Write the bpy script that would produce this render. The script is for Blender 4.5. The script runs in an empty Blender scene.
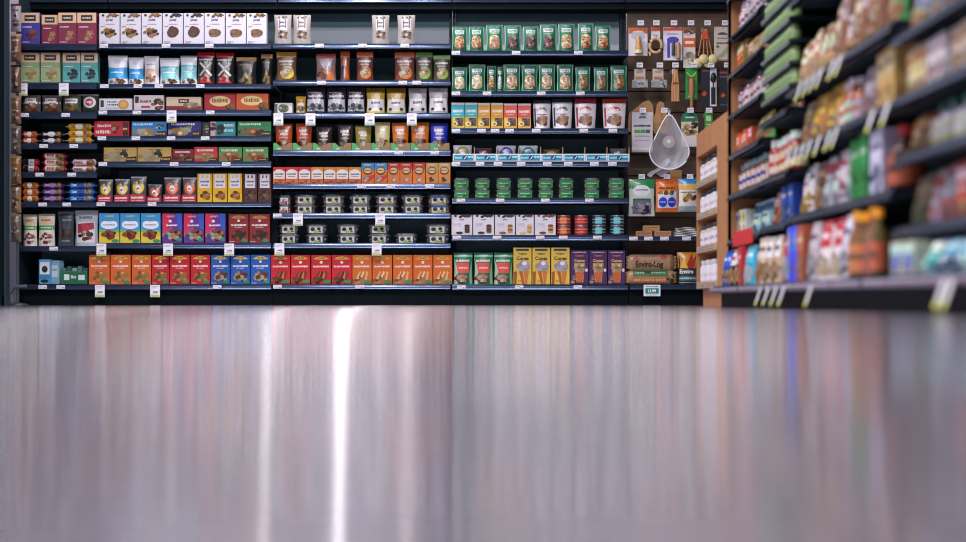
import bpy, bmesh, math, random
from mathutils import Vector, Matrix
from mathutils.geometry import tessellate_polygon
PI = math.pi
C = bpy.context.scene.collection
scene = bpy.context.scene

# ---------------------------------------------------------------- camera
CAMZ = 0.036
F = 966 * 50 / 36.0
cam_d = bpy.data.cameras.new('camera'); cam = bpy.data.objects.new('camera', cam_d); C.objects.link(cam)
cam.location = (0, 0, CAMZ); cam.rotation_euler = (PI/2, 0, 0)
cam_d.lens = 50; cam_d.sensor_width = 36; cam_d.sensor_fit = 'HORIZONTAL'
cam_d.shift_y = 29/966.0
cam_d.clip_start = 0.01; cam_d.clip_end = 100
cam_d.dof.use_dof = True; cam_d.dof.focus_distance = 9.25; cam_d.dof.aperture_fstop = 1.0
scene.camera = cam

# ---------------------------------------------------------------- world, light, exposure
w = bpy.data.worlds.new('world'); scene.world = w; w.use_nodes = True
bg = w.node_tree.nodes['Background']; bg.inputs[0].default_value = (0.3, 0.62, 0.78, 1); bg.inputs[1].default_value = 0.15
scene.view_settings.view_transform = 'Standard'; scene.view_settings.look = 'None'
scene.view_settings.gamma = 1; scene.view_settings.use_curve_mapping = False
scene.view_settings.exposure = 0.0
scene.cycles.filter_width = 1.1
scene.cycles.sample_clamp_indirect = 6
def area(name, loc, sx, sy, power, col=(1, .95, .97), rot=(0, 0, 0), shape='RECTANGLE', spread=180):
    d = bpy.data.lights.new(name, 'AREA'); d.shape = shape; d.size = sx; d.size_y = sy
    d.energy = power; d.color = col; d.spread = math.radians(spread)
    o = bpy.data.objects.new(name, d); C.objects.link(o); o.location = loc; o.rotation_euler = rot
    return o
CEIL = 3.7
PANELS = [(-2.6, 7.2), (-0.9, 7.2), (0.5, 7.2), (-2.6, 4.4), (-0.9, 4.4), (0.6, 4.4), (-0.9, 1.6), (0.6, 1.6)]
for x, y in PANELS:
    area('ceiling_lamp_light', (x, y, CEIL-.075), 1.2, .3, 15 if y > 7 else 100 if y > 4 else 44, (1, .95, .98))
WASH = [(-1.46, 20), (-.965, 50), (-.51, 11)]      # row of small bright lamps that rake the shelf rails
WY = 8.3
for x, p in WASH: area('ceiling_downlight_light', (x, WY, CEIL-.06), .06, .06, p, (1, .97, .98), shape='DISK')

# ---------------------------------------------------------------- helpers
Y0 = 9.25            # front plane of the shelf rails of the back run
def PX(x, Y=Y0): return (x-483.0)*Y/F
def PZ(y, Y=Y0): return CAMZ + (300.0-y)*Y/F
def lin(h):
    h = h.lstrip('#')
    if len(h) == 3: h = ''.join(c*2 for c in h)
    r = [int(h[i:i+2], 16)/255.0 for i in (0, 2, 4)]
    return tuple(c/12.92 if c <= .04045 else ((c+.055)/1.055)**2.4 for c in r)
MATS = {}
def nodes(name):
    m = bpy.data.materials.new(name); m.use_nodes = True
    return m, m.node_tree.nodes, m.node_tree.links, m.node_tree.nodes['Principled BSDF']
def print_mat(name, rough, coat=0, bump=0, bscale=60, metal=0):
    m, N, L, b = nodes(name)
    a = N.new('ShaderNodeAttribute'); a.attribute_name = 'Col'
    n = N.new('ShaderNodeTexNoise'); n.inputs['Scale'].default_value = bscale; n.inputs['Detail'].default_value = 3
    tc = N.new('ShaderNodeTexCoord'); L.new(tc.outputs['Object'], n.inputs['Vector'])
    hs = N.new('ShaderNodeHueSaturation'); mr = N.new('ShaderNodeMapRange')
    mr.inputs[3].default_value = .93; mr.inputs[4].default_value = 1.05
    L.new(n.outputs['Fac'], mr.inputs[0]); L.new(mr.outputs[0], hs.inputs['Value'])
    L.new(a.outputs['Color'], hs.inputs['Color']); L.new(hs.outputs[0], b.inputs['Base Color'])
    b.inputs['Roughness'].default_value = rough; b.inputs['Coat Weight'].default_value = coat
    b.inputs['Coat Roughness'].default_value = .15; b.inputs['Metallic'].default_value = metal
    if bump:
        bm = N.new('ShaderNodeBump'); bm.inputs['Strength'].default_value = bump; bm.inputs['Distance'].default_value = .004
        L.new(n.outputs['Fac'], bm.inputs['Height']); L.new(bm.outputs[0], b.inputs['Normal'])
    return m
M_CARD = print_mat('printed_card', .42, .1)
M_FILM = print_mat('printed_film', .28, .3, .55, 28)
M_PLAIN = print_mat('painted_plastic', .4, 0)
M_METAL = print_mat('satin_metal', .35, metal=.8)
m, N, L, b = nodes('clear_plastic'); M_CLEAR = m
tr = N.new('ShaderNodeBsdfTransparent'); tr.inputs[0].default_value = (.86, .9, .92, 1)
gl = N.new('ShaderNodeBsdfGlossy'); gl.inputs[0].default_value = (.9, .95, 1, 1); gl.inputs['Roughness'].default_value = .3
n = N.new('ShaderNodeTexNoise'); n.inputs['Scale'].default_value = 70
bm_ = N.new('ShaderNodeBump'); bm_.inputs['Strength'].default_value = .6; bm_.inputs['Distance'].default_value = .003
L.new(n.outputs['Fac'], bm_.inputs['Height']); L.new(bm_.outputs[0], gl.inputs['Normal'])
mx = N.new('ShaderNodeMixShader'); mx.inputs[0].default_value = .3
L.new(tr.outputs[0], mx.inputs[1]); L.new(gl.outputs[0], mx.inputs[2]); L.new(mx.outputs[0], N['Material Output'].inputs[0])
m, N, L, b = nodes('mesh_net'); M_NET = m
tr = N.new('ShaderNodeBsdfTransparent'); df = N.new('ShaderNodeBsdfTranslucent'); df.inputs[0].default_value = (.85, .85, .9, 1)
d2 = N.new('ShaderNodeBsdfDiffuse'); d2.inputs[0].default_value = (.8, .8, .86, 1)
ad = N.new('ShaderNodeMixShader'); L.new(df.outputs[0], ad.inputs[1]); L.new(d2.outputs[0], ad.inputs[2]); ad.inputs[0].default_value = .7
mx = N.new('ShaderNodeMixShader'); mx.inputs[0].default_value = .5
L.new(tr.outputs[0], mx.inputs[1]); L.new(ad.outputs[0], mx.inputs[2]); L.new(mx.outputs[0], N['Material Output'].inputs[0])
MM = {'card': M_CARD, 'film': M_FILM, 'plain': M_PLAIN, 'metal': M_METAL, 'clear': M_CLEAR, 'net': M_NET}

class MB:
    """collects faces with a colour each, and becomes ONE mesh"""
    def __init__(s): s.v = []; s.f = []; s.c = []; s.s = []
    def add(s, vs, fs, col, smooth=False):
        o = len(s.v); s.v += [tuple(p) for p in vs]; c = lin(col) if isinstance(col, str) else col
        for f in fs: s.f.append(tuple(i+o for i in f)); s.c.append(c); s.s.append(smooth)
        return s
    def box(s, x0, x1, y0, y1, z0, z1, col, ch=0.0):
        if ch <= 0:
            v = [(x, y, z) for x in (x0, x1) for y in (y0, y1) for z in (z0, z1)]
            return s.add(v, [(0,1,3,2),(4,6,7,5),(0,4,5,1),(2,3,7,6),(0,2,6,4),(1,5,7,3)], col)
        bm = bmesh.new(); bmesh.ops.create_cube(bm, size=1)
        for q in bm.verts: q.co = Vector(((x0+x1)/2+q.co.x*(x1-x0), (y0+y1)/2+q.co.y*(y1-y0), (z0+z1)/2+q.co.z*(z1-z0)))
        bmesh.ops.bevel(bm, geom=bm.edges[:], offset=ch, segments=1, affect='EDGES')
        bm.verts.ensure_lookup_table()
        s.add([q.co[:] for q in bm.verts], [[q.index for q in f.verts] for f in bm.faces], col); bm.free(); return s
    def grid(s, fn, nu, nv, col, u0=0, u1=1, v0=0, v1=1, smooth=True, colfn=None):
        vs = [fn(u0+(u1-u0)*i/nu, v0+(v1-v0)*j/nv) for j in range(nv+1) for i in range(nu+1)]
        fs = [(j*(nu+1)+i, j*(nu+1)+i+1, (j+1)*(nu+1)+i+1, (j+1)*(nu+1)+i) for j in range(nv) for i in range(nu)]
        return s.add(vs, fs, col, smooth)
    def lathe(s, prof, n, col, cx=0, cy=0, z=0, smooth=True, cap=True):
        vs = [(cx+r*math.cos(2*PI*k/n), cy+r*math.sin(2*PI*k/n), z+h) for r, h in prof for k in range(n)]
        fs = [(j*n+k, j*n+(k+1) % n, (j+1)*n+(k+1) % n, (j+1)*n+k) for j in range(len(prof)-1) for k in range(n)]
        s.add(vs, fs, col, smooth)
        if cap:
            s.add(vs[:n], [tuple(range(n))[::-1]], col); s.add(vs[-n:], [tuple(range(n))], col)
        return s
    def tube(s, pts, r, col, n=6):
        pts = [Vector(p) for p in pts]; vs = []
        for i, p in enumerate(pts):
            t = (pts[min(i+1, len(pts)-1)]-pts[max(i-1, 0)]).normalized()
            a = t.cross(Vector((0, 0, 1)) if abs(t.z) < .9 else Vector((1, 0, 0))).normalized(); b2 = t.cross(a)
            rr = r[i] if isinstance(r, (list, tuple)) else r
            for k in range(n): vs.append(p+a*rr*math.cos(2*PI*k/n)+b2*rr*math.sin(2*PI*k/n))
        fs = [(j*n+k, j*n+(k+1) % n, (j+1)*n+(k+1) % n, (j+1)*n+k) for j in range(len(pts)-1) for k in range(n)]
        s.add(vs, fs, col, True); s.add(vs[:n], [tuple(range(n))], col); s.add(vs[-n:], [tuple(range(n))], col); return s
    def blob(s, c, r, col, nz=6, n=8):
        prof = [(max(1e-4, math.sin(PI*i/nz)), -math.cos(PI*i/nz)) for i in range(nz+1)]
        vs = [(c[0]+p*r[0]*math.cos(2*PI*k/n), c[1]+p*r[1]*math.sin(2*PI*k/n), c[2]+h*r[2]) for p, h in prof for k in range(n)]
        return s.add(vs, [(j*n+k, j*n+(k+1) % n, (j+1)*n+(k+1) % n, (j+1)*n+k) for j in range(nz) for k in range(n)], col, True)
    def mesh(s, name, mat='card'):
        me = bpy.data.meshes.new(name); me.from_pydata(s.v, [], s.f)
        me.materials.append(MM[mat] if isinstance(mat, str) else mat)
        ca = me.color_attributes.new('Col', 'FLOAT_COLOR', 'CORNER'); buf = []
        for c, f in zip(s.c, s.f): buf += [c[0], c[1], c[2], 1.0]*len(f)
        ca.data.foreach_set('color', buf); me.polygons.foreach_set('use_smooth', s.s); me.update()
        return me

TXT = {}
def text_geo(t, bold=False):
    k = t
    if k not in TXT:
        cu = bpy.data.curves.new('t', 'FONT'); cu.body = t; cu.size = 1; cu.resolution_u = 3; cu.align_x = 'CENTER'
        cu.offset = .03
        ob = bpy.data.objects.new('t', cu); me = bpy.data.meshes.new_from_object(ob)
        vs = [v.co.copy() for v in me.vertices]; fs = [tuple(p.vertices) for p in me.polygons]
        bpy.data.objects.remove(ob); bpy.data.curves.remove(cu); bpy.data.meshes.remove(me)
        x0 = min(v.x for v in vs); x1 = max(v.x for v in vs); y0 = min(v.y for v in vs); y1 = max(v.y for v in vs)
        TXT[k] = ([((v.x-x0)/(x1-x0)-.5, (v.y-y0)/(y1-y0)-.5) for v in vs], fs, (x1-x0)/(y1-y0))
    return TXT[k]
def art(mb, surf, W, H, items, off0=.0005, curved=False, seed=1):
    """prints flat shapes onto a surface surf(u, v, offset); sizes as fractions of the face"""
    rnd = random.Random(seed); off = off0; A = W/H; nn = 6 if curved else 1; sf0 = surf
    surf = lambda u, v, o: sf0(min(max(u, .006), .994), min(max(v, .008), .992), o)
    def tri(a, b2, c, col, o, dep=0):
        L2 = [(a[0]-b2[0])**2+(a[1]-b2[1])**2, (b2[0]-c[0])**2+(b2[1]-c[1])**2, (c[0]-a[0])**2+(c[1]-a[1])**2]; m2 = max(L2)
        if m2 > .018 and dep < 8 and curved:
            i = L2.index(m2); P = [a, b2, c]; p, q, r_ = P[i], P[(i+1) % 3], P[(i+2) % 3]; md = ((p[0]+q[0])/2, (p[1]+q[1])/2)
            tri(p, md, r_, col, o, dep+1); tri(md, q, r_, col, o, dep+1)
        else: mb.add([surf(x[0], x[1], o) for x in (a, b2, c)], [(0, 1, 2)], col, curved)
    def disc(cu, cv, ru, rv, col, o):
        k = 14
        if curved and max(ru, rv) > .13:
            vs = [surf(cu, cv, o)]+[surf(cu+ru*q/4*math.cos(2*PI*i/k), cv+rv*q/4*math.sin(2*PI*i/k), o) for q in (1, 2, 3, 4) for i in range(k)]
            mb.add(vs, [(0, i+1, (i+1) % k+1) for i in range(k)]+[(1+j*k+i, 1+(j+1)*k+i, 1+(j+1)*k+(i+1) % k, 1+j*k+(i+1) % k) for j in range(3) for i in range(k)], col, curved); return
        mb.add([surf(cu, cv, o)]+[surf(cu+ru*math.cos(2*PI*i/k), cv+rv*math.sin(2*PI*i/k), o) for i in range(k)],
               [(0, i+1, (i+1) % k+1) for i in range(k)], col, curved)
    for it in items:
        off += .0003; k = it[0]
        if k == 'r': mb.grid(lambda u, v: surf(u, v, off), nn, nn, it[5], it[1], it[3], it[2], it[4], curved)
        elif k == 'e': disc(it[1], it[2], it[3], it[4], it[5], off)
        elif k == 'p':
            if not curved: mb.add([surf(u, v, off) for u, v in it[1]], [tuple(range(len(it[1])))], it[2])
            else:
                for t_ in tessellate_polygon([[Vector((u, v, 0)) for u, v in it[1]]]): tri(*[it[1][j] for j in t_], it[2], off)
        elif k == 'x':   # heap of food: cu, cv, ru, rv, colours, number, size
            _, cu, cv, ru, rv, cols, num, sz = it
            for i in range(num):
                a = rnd.uniform(0, 2*PI); q = math.sqrt(rnd.random()); z = sz*1.25*rnd.uniform(.6, 1.2)
                x, y = cu+ru*q*math.cos(a), cv+rv*q*math.sin(a); e = rnd.uniform(.6, 1)
                cc_ = lin(cols[i % len(cols)]); disc(x, y, z*1.12, z*1.12*A*e, tuple(q_*.42 for q_ in cc_), off+i*.00004)
            disc(x-z*.08, y+z*.1*A, z*.86, z*.84*A*e, cc_, off+i*.00004+.00002)
            off += num*.00004
        elif k == 'l':   # lines of small print: u0, u1, v, height, colour
            _, u0, u1, v, h, col = it; u = u0
            while u < u1-.02:
                q = .55 if h < .07 else 1; wd = rnd.uniform(.025, .06)*q; ue = min(u+wd, u1); h1 = h*rnd.uniform(.25, .5); h0 = h*rnd.uniform(.3, .48)
                mb.grid(lambda a, c: surf(a, c, off), 1, 1, col, u, ue, v-h0, v+h1, curved); u = ue+(.014 if rnd.random() < .8 else .045)*q
        elif k == 't':   # text: string, cu, cv, height fraction, colour, max width fraction
            _, s, cu, cv, hv, col = it[:6]; vs, fs, asp = text_geo(s)
            wu = hv*asp/A
            if len(it) > 6 and wu > it[6]: hv *= it[6]/wu if len(it) < 8 else 1; wu = it[6]
            off += .0006 if curved else 0
            mb.add([surf(cu+x*wu, cv+y*hv, off) for x, y in vs], fs, col)
def SH(t):
    for n_ in ('second bay', 'third bay', 'fourth bay', 'leftmost bay'):
        t = t.replace(' of '+n_, ', '+n_)
    for a_, b_ in ((', lower tub of the stack', ', lower in its stack'), (', upper tub of the stack', ', upper in its stack'), ('lower tub of the ', 'lower tub, '), ('upper tub of the ', 'upper tub, '), ('lower can of the ', 'lower tin, '), ('upper can of the ', 'upper tin, '),
        ('clear tub with green and cream label', 'clear green labelled tub'), ('small green labelled tub of cookies', 'small green cookie tub'), ('dark navy tin with aqua patch', 'dark navy tin'),
        ('clear cookie bag with yellow badge and red band', 'clear cookie bag with yellow badge'), ('tall clear cookie bag with orange badge and red band', 'tall cookie bag with orange badge'),
        ('sky blue cracker box with cloud and brown cookies', 'sky blue cracker box with white cloud'), ('teal cracker box with beige top and dark berries', 'teal cracker box with dark berries'),
        ('white granola pouch with red berries and green band', 'white granola pouch with green band'), ('cookie roll with red end', 'red ended cookie roll'), ('white and red cookie roll with dark stripe', 'white and red cookie roll'),
        ('green cookie bag with chip cookies and pale band', 'green cookie bag with pale band'), ('jar with brown and white label', 'brown and white jar'), ('white bottle with green and tan label', 'white bottle with green cap'),
        ('tall cream bottle with orange base', 'tall cream and orange bottle'), ('narrow cup with pink nuts and pale lid', 'narrow cup of pink nuts'), ('on third shelf in ', 'third shelf, '), ('on fourth shelf in ', 'fourth shelf, '),
        ('in its stack on fifth shelf', 'in stack, fifth shelf')):
        t = t.replace(a_, b_)
    return t.replace(', on ', ', ').replace(' on top shelf,', ', top shelf,').replace(', ,', ',')
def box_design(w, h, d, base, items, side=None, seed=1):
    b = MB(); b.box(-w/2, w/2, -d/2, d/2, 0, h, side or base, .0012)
    e = .0016/w
    b.grid(lambda u, v: ((u-.5)*w, -d/2-.0003, v*h), 1, 1, base, e, 1-e, .0016/h, 1-.0016/h, False)
    art(b, lambda u, v, o: ((u-.5)*w, -d/2-o, v*h), w, h, items, seed=seed)
    return b
def pouch_surf(w, h, d, kind, seed, sgn=-1):
    ph = random.Random(seed).uniform(0, 6)
    def f(u, v, o=0):
        a = max(0, 1-abs(2*u-1)**2.2)**.8
        if kind == 'stand': t = (1-v)**.55*.9+.1*math.sin(PI*v) if v < 1 else 0
        else: t = max(0, math.sin(PI*min(max(v, 0), 1)))**.55
        t *= 1+.10*math.sin(9*v+ph+3*u)*math.sin(7*u+ph)
        wd = w*(1-.07*math.sin(PI*v)**2) if kind == 'stand' else w*(1-.05*math.sin(PI*v)+.0)
        if kind == 'taper': wd = w*(.86+.14*v); t = (1-v)**.5
        return ((u-.5)*wd, sgn*(d/2*a*t+.0006)-(o if sgn < 0 else 0), v*h)
    return f
def pouch_design(w, h, d, base, items, kind='stand', seal=None, seal_h=.1, back=None, seed=1, jag=True):
    """returns body mesh builder and seal builder"""
    b = MB(); fr = pouch_surf(w, h, d, kind, seed); bk = pouch_surf(w, h, d, kind, seed, 1)
    top = 1-seal_h
    b.grid(lambda u, v: fr(u, v*top), 12, 14, base); b.grid(lambda u, v: bk(u, v*top), 12, 10, back or base)
    for u0 in (0, 1): b.grid(lambda s_, v: tuple(a+(c-a)*s_ for a, c in zip(fr(u0, v*top), bk(u0, v*top))), 1, 10, base)
    if kind != 'pillow': b.grid(lambda u, v: tuple(a+(c-a)*v for a, c in zip(fr(u, 0), bk(u, 0))), 12, 1, back or base)
    art(b, fr, w, h, items, curved=True, seed=seed, off0=.0012)
    s = MB(); sc_ = seal or base
    wt = abs(fr(1, top)[0])*2; n = 18
    s.box(-wt/2, wt/2, -.0022, .0022, top*h-.001, h-.003, sc_)
    vs = []; fs = []
    for i in range(n): # crimped zig-zag edge
        x0 = -wt/2+wt*i/n; x1 = x0+wt/n
        vs += [(x0, -.0018, h-.003), (x1, -.0018, h-.003), ((x0+x1)/2, -.0018, h)]; fs.append((3*i, 3*i+1, 3*i+2))
    s.add(vs, fs, sc_)
    for k in range(3): s.box(-wt/2+.001, wt/2-.001, -.0028, .0028, top*h+(h*seal_h)*(k+.6)/4, top*h+(h*seal_h)*(k+.6)/4+.0012, sc_)
    return b, s

def setp(o, label=None, cat=None, group=None, kind=None):
    if label: label = SH(label)
    if label: o['label'] = label
    if cat: o['category'] = cat
    if group: o['group'] = group
    if kind: o['kind'] = kind
    return o
def link(name, mesh, parent=None, loc=(0, 0, 0), rz=0):
    o = bpy.data.objects.new(name, mesh); C.objects.link(o); o.location = loc; o.rotation_euler = (0, 0, rz)
    if parent: o.parent = parent
    return o
def instance(name, parts, loc, rot=(0, 0, 0), scl=(1, 1, 1)):
    """parts: list of (part name, mesh, [sub parts]); one part only -> a single mesh thing"""
    if len(parts) == 1 and not parts[0][2]:
        r = bpy.data.objects.new(name, parts[0][1]); C.objects.link(r)
    else:
        r = bpy.data.objects.new(name, None); r.empty_display_size = .03; C.objects.link(r)
        for pn, me, sub in parts:
            p = link(pn, me, r)
            for sn, sm in sub: link(sn, sm, p)
    r.location = loc; r.rotation_euler = rot; r.scale = scl
    return r
ORD = {1: ['only'], 2: ['left', 'right'], 3: ['leftmost', 'middle', 'rightmost']}
NUM = 'zero one two three four five six seven eight nine ten eleven twelve thirteen fourteen fifteen sixteen seventeen eighteen nineteen twenty'.split()
NTH = 'zeroth first second third fourth fifth sixth seventh eighth ninth tenth eleventh twelfth thirteenth fourteenth fifteenth sixteenth seventeenth eighteenth nineteenth twentieth'.split()
def ordinal(i, n):
    if n <= 3: return ORD[n][i]+(' of '+NUM[n] if n > 1 else '')
    if i == 0: return 'leftmost'
    if i == n-1: return 'rightmost'
    return NTH[i+1]+' from left'
DEPTHS = {}
def run(des, name, cat, desc, place, ybot, spans, group=None, z=None, Y=9.285, tilt=None):
    """spans: (x0, x1, ytop) in photo pixels at plane Y -> real positions and sizes on the shelf"""
    parts, w0, h0, d0 = des; n = len(spans)
    for i, sp in enumerate(spans):
        x0, x1, yt = sp[:3]; rz = sp[3] if len(sp) > 3 else 0
        zb = PZ(ybot, Y0) if z is None else z
        ww = (x1-x0)*Y/F; hh = PZ(yt, Y)-zb
        lab = desc+', '+((ordinal(i, n)+' ') if n > 1 else '')+place
        ww0 = w0
        if rz: ww = w0*1.0
        jit = random.Random(int(x0*7+ybot)).uniform(0, .012)
        dy = abs(math.sin(rz))*w0/2
        o = instance(name, parts, (PX((x0+x1)/2, Y), Y+d0/2+jit+dy, zb+.0004), (0, 0, rz), (ww/w0*.985, 1, hh/h0))
        setp(o, lab, cat, (group or (desc+' '+place)) if n > 1 else None)
def size(spans, ybot, Y=9.285):
    ws = sorted(s[1]-s[0] for s in spans); wp = ws[len(ws)//2]
    return wp*Y/F, PZ(spans[0][2], Y)-PZ(ybot, Y0)
def boxes(name, cat, desc, place, ybot, spans, base, items, depth=.06, side=None, group=None, Y=9.285, seed=1):
    w_, h_ = size(spans, ybot, Y); b = box_design(w_, h_, depth, base, items, side, seed)
    run(([(name, b.mesh(name, 'card'), [])], w_, h_, depth), name, cat, desc, place, ybot, spans, group, Y=Y)
def pouches(name, cat, desc, place, ybot, spans, base, items, depth=.07, kind='stand', seal=None, seal_h=.08, back=None, group=None, Y=9.285, seed=1, extra=None):
    w_, h_ = size(spans, ybot, Y); b, s = pouch_design(w_, h_, depth, base, items, kind, seal, seal_h, back, seed)
    parts = [('bag_body', b.mesh('bag_body', 'film'), []), ('top_seal', s.mesh('top_seal', 'film'), [])]
    if extra: parts += extra(w_, h_, depth)
    run((parts, w_, h_, depth), name, cat, desc, place, ybot, spans, group, Y=Y)

# ---------------------------------------------------------------- the setting
def simple_mat(name, col, rough=.6, metal=0, noise=0, scale=4):
    m, N, L, b = nodes(name)
    b.inputs['Base Color'].default_value = (*lin(col), 1); b.inputs['Roughness'].default_value = rough; b.inputs['Metallic'].default_value = metal
    if noise:
        n = N.new('ShaderNodeTexNoise'); n.inputs['Scale'].default_value = scale; n.inputs['Detail'].default_value = 5
        tc = N.new('ShaderNodeTexCoord'); L.new(tc.outputs['Object'], n.inputs['Vector'])
        cr = N.new('ShaderNodeValToRGB'); c = lin(col)
        cr.color_ramp.elements[0].color = (*[x*(1-noise) for x in c], 1); cr.color_ramp.elements[1].color = (*[min(1, x*(1+noise)) for x in c], 1)
        cr.color_ramp.elements[0].position = .3; cr.color_ramp.elements[1].position = .7
        L.new(n.outputs['Fac'], cr.inputs[0]); L.new(cr.outputs[0], b.inputs['Base Color'])
    return m
# polished concrete floor
m, N, L, b = nodes('polished_concrete'); M_FLOOR = m
tc = N.new('ShaderNodeTexCoord')
n1 = N.new('ShaderNodeTexNoise'); n1.inputs['Scale'].default_value = 1.3; n1.inputs['Detail'].default_value = 8
n2 = N.new('ShaderNodeTexNoise'); n2.inputs['Scale'].default_value = 60; n2.inputs['Detail'].default_value = 4
L.new(tc.outputs['Object'], n1.inputs['Vector']); L.new(tc.outputs['Object'], n2.inputs['Vector'])
ma = N.new('ShaderNodeMath'); ma.operation = 'MULTIPLY_ADD'; ma.inputs[1].default_value = .35
L.new(n2.outputs['Fac'], ma.inputs[0]); L.new(n1.outputs['Fac'], ma.inputs[2])
cr = N.new('ShaderNodeValToRGB'); cr.color_ramp.elements[0].position = .35; cr.color_ramp.elements[1].position = .95
cr.color_ramp.elements[0].color = (*lin('#807a86'), 1); cr.color_ramp.elements[1].color = (*lin('#9a929e'), 1)
L.new(ma.outputs[0], cr.inputs[0]); L.new(cr.outputs[0], b.inputs['Base Color'])
b.inputs['Roughness'].default_value = .6; b.inputs['Specular IOR Level'].default_value = 0
gA = N.new('ShaderNodeBsdfGlossy'); gA.inputs['Roughness'].default_value = .1; gA.inputs[0].default_value = (.97, .95, 1, 1)
gB = N.new('ShaderNodeBsdfGlossy'); tv = N.new('ShaderNodeCombineXYZ'); tv.inputs[0].default_value = 1
for g_, a_ in ((gA, .35), (gB, .76)): g_.inputs['Anisotropy'].default_value = a_; L.new(tv.outputs[0], g_.inputs['Tangent'])
gB.inputs['Roughness'].default_value = .155; gB.inputs[0].default_value = (1, .96, 1, 1)
mg = N.new('ShaderNodeMixShader'); mg.inputs[0].default_value = .2; L.new(gA.outputs[0], mg.inputs[1]); L.new(gB.outputs[0], mg.inputs[2])
fr = N.new('ShaderNodeFresnel'); fr.inputs[0].default_value = 1.75
mf = N.new('ShaderNodeMixShader'); L.new(fr.outputs[0], mf.inputs[0]); L.new(b.outputs[0], mf.inputs[1]); L.new(mg.outputs[0], mf.inputs[2])
L.new(mf.outputs[0], N['Material Output'].inputs[0])
M_STEEL = simple_mat('shelf_rail_steel', '#36425a', .2, .7)
M_NAVY = simple_mat('dark_teal_enamel', '#0a222c', .7, .0, .15, 6)
M_BACK = simple_mat('teal_back_panel', '#4a6a72', .6, 0, .1, 3)
M_PALE = simple_mat('pale_grey_strip', '#a4aeba', .6, 0, .05, 3)
M_KICK = simple_mat('dark_kick_enamel', '#010e15', .6, 0); M_KICK.node_tree.nodes['Principled BSDF'].inputs['Specular IOR Level'].default_value = .12
M_TAN = simple_mat('tan_laminate', '#a9764c', .55, 0, .12, 9)
M_CEIL = simple_mat('ceiling_paint', '#c9c8d2', .8)
M_WALL = simple_mat('wall_paint', '#b9bac6', .7, 0, .06, 2)
def bxo(name, x0, x1, y0, y1, z0, z1, mat, parent=None, kind=None, ch=0):
    b = MB(); b.box(x0, x1, y0, y1, z0, z1, '#888', ch)
    me = b.mesh(name, mat); o = link(name, me, parent)
    if kind: o['kind'] = kind
    return o
XL, XR = -4.6, 4.6
bxo('floor', XL, XR, -2.5, 10.1, -.1, 0, M_FLOOR, kind='structure')
bxo('ceiling', XL, XR, -2.5, 10.1, CEIL, CEIL+.1, M_CEIL, kind='structure')
bxo('wall_back', XL, XR, 10.0, 10.1, 0, CEIL, M_WALL, kind='structure')
bxo('wall_left', XL-.1, XL, -2.5, 10.1, 0, CEIL, M_WALL, kind='structure')
bxo('wall_right', XR, XR+.1, -2.5, 10.1, 0, CEIL, M_WALL, kind='structure')
# ceiling lamps (out of the picture above; they light the aisle and show in the floor)
for i, (x, y) in enumerate(PANELS):
    r = bpy.data.objects.new('ceiling_lamp', None); C.objects.link(r); r.location = (x, y, CEIL)
    setp(r, 'white ceiling panel lamp, '+['left', 'middle', 'right'][0 if x < -2 else 1 if x < 0 else 2]+' in the row '+('nearest the shelf wall' if y > 7 else 'halfway along the aisle' if y > 4 else 'above the aisle mouth'), 'lamp', 'ceiling panel lamps')
    b = MB()
    for a in ((-.63, -.6, -.18, .18), (.6, .63, -.18, .18), (-.6, .6, -.18, -.15), (-.6, .6, .15, .18)): b.box(a[0], a[1], a[2], a[3], -.07, 0, '#dddde2')
    link('frame', b.mesh('lamp_frame', 'plain'), r)
    b = MB(); b.box(-.6, .6, -.15, .15, -.03, -.001, '#f0f0f4'); link('diffuser', b.mesh('lamp_diffuser', 'plain'), r)
for i, (x, p) in enumerate(WASH):
    b = MB(); b.lathe([(.085, -.055), (.1, -.06), (.11, -.01), (.11, 0), (.085, 0), (.085, -.055)], 24, '#dcdce0', cap=False)
    o = instance('ceiling_downlight', [('ceiling_downlight', b.mesh('downlight_ring', 'plain'), [])], (x, WY, CEIL)); setp(o, 'round white downlight on the ceiling, '+['left', 'middle', 'right'][i]+' of three', 'lamp', 'round ceiling downlights')
# ---------------------------------------------------------------- back run of shelving
DEP = .42
def rail_mesh(w, h):
    b = MB(); r = h/2; n = 8
    prof = [(-.003-.0195*(1-t_)-.0035*math.sin(PI*t_), -r+2*r*t_) for t_ in (i/n for i in range(n+1))]
    vs = [(x, y, z) for x in (-w/2, w/2) for y, z in prof]
    fs = [(i, i+1, n+2+i, n+1+i) for i in range(n)]
    b.add(vs, fs, '#888', True); b.box(-w/2, w/2, 0, .014, -r, r, '#888')
    for x in (-w/2, w/2): b.add([(x, y, z) for y, z in prof], [tuple(range(n+1))], '#888')
    return b.mesh('price_rail', M_STEEL)
def small_tag_mesh():
    b = MB(); b.box(-.029, .029, -.0285, -.0268, -.0125, .0125, '#e2e0ea')
    art(b, lambda u, v, o: ((u-.5)*.058, -.0285-o, (v-.5)*.025), .058, .025, [('l', .08, .6, .7, .16, '#777788'), ('l', .55, .95, .35, .4, '#8a8a9a'), ('l', .08, .45, .28, .14, '#8888a0')], seed=3)
    return b.mesh('price_tag', 'card')
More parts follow.
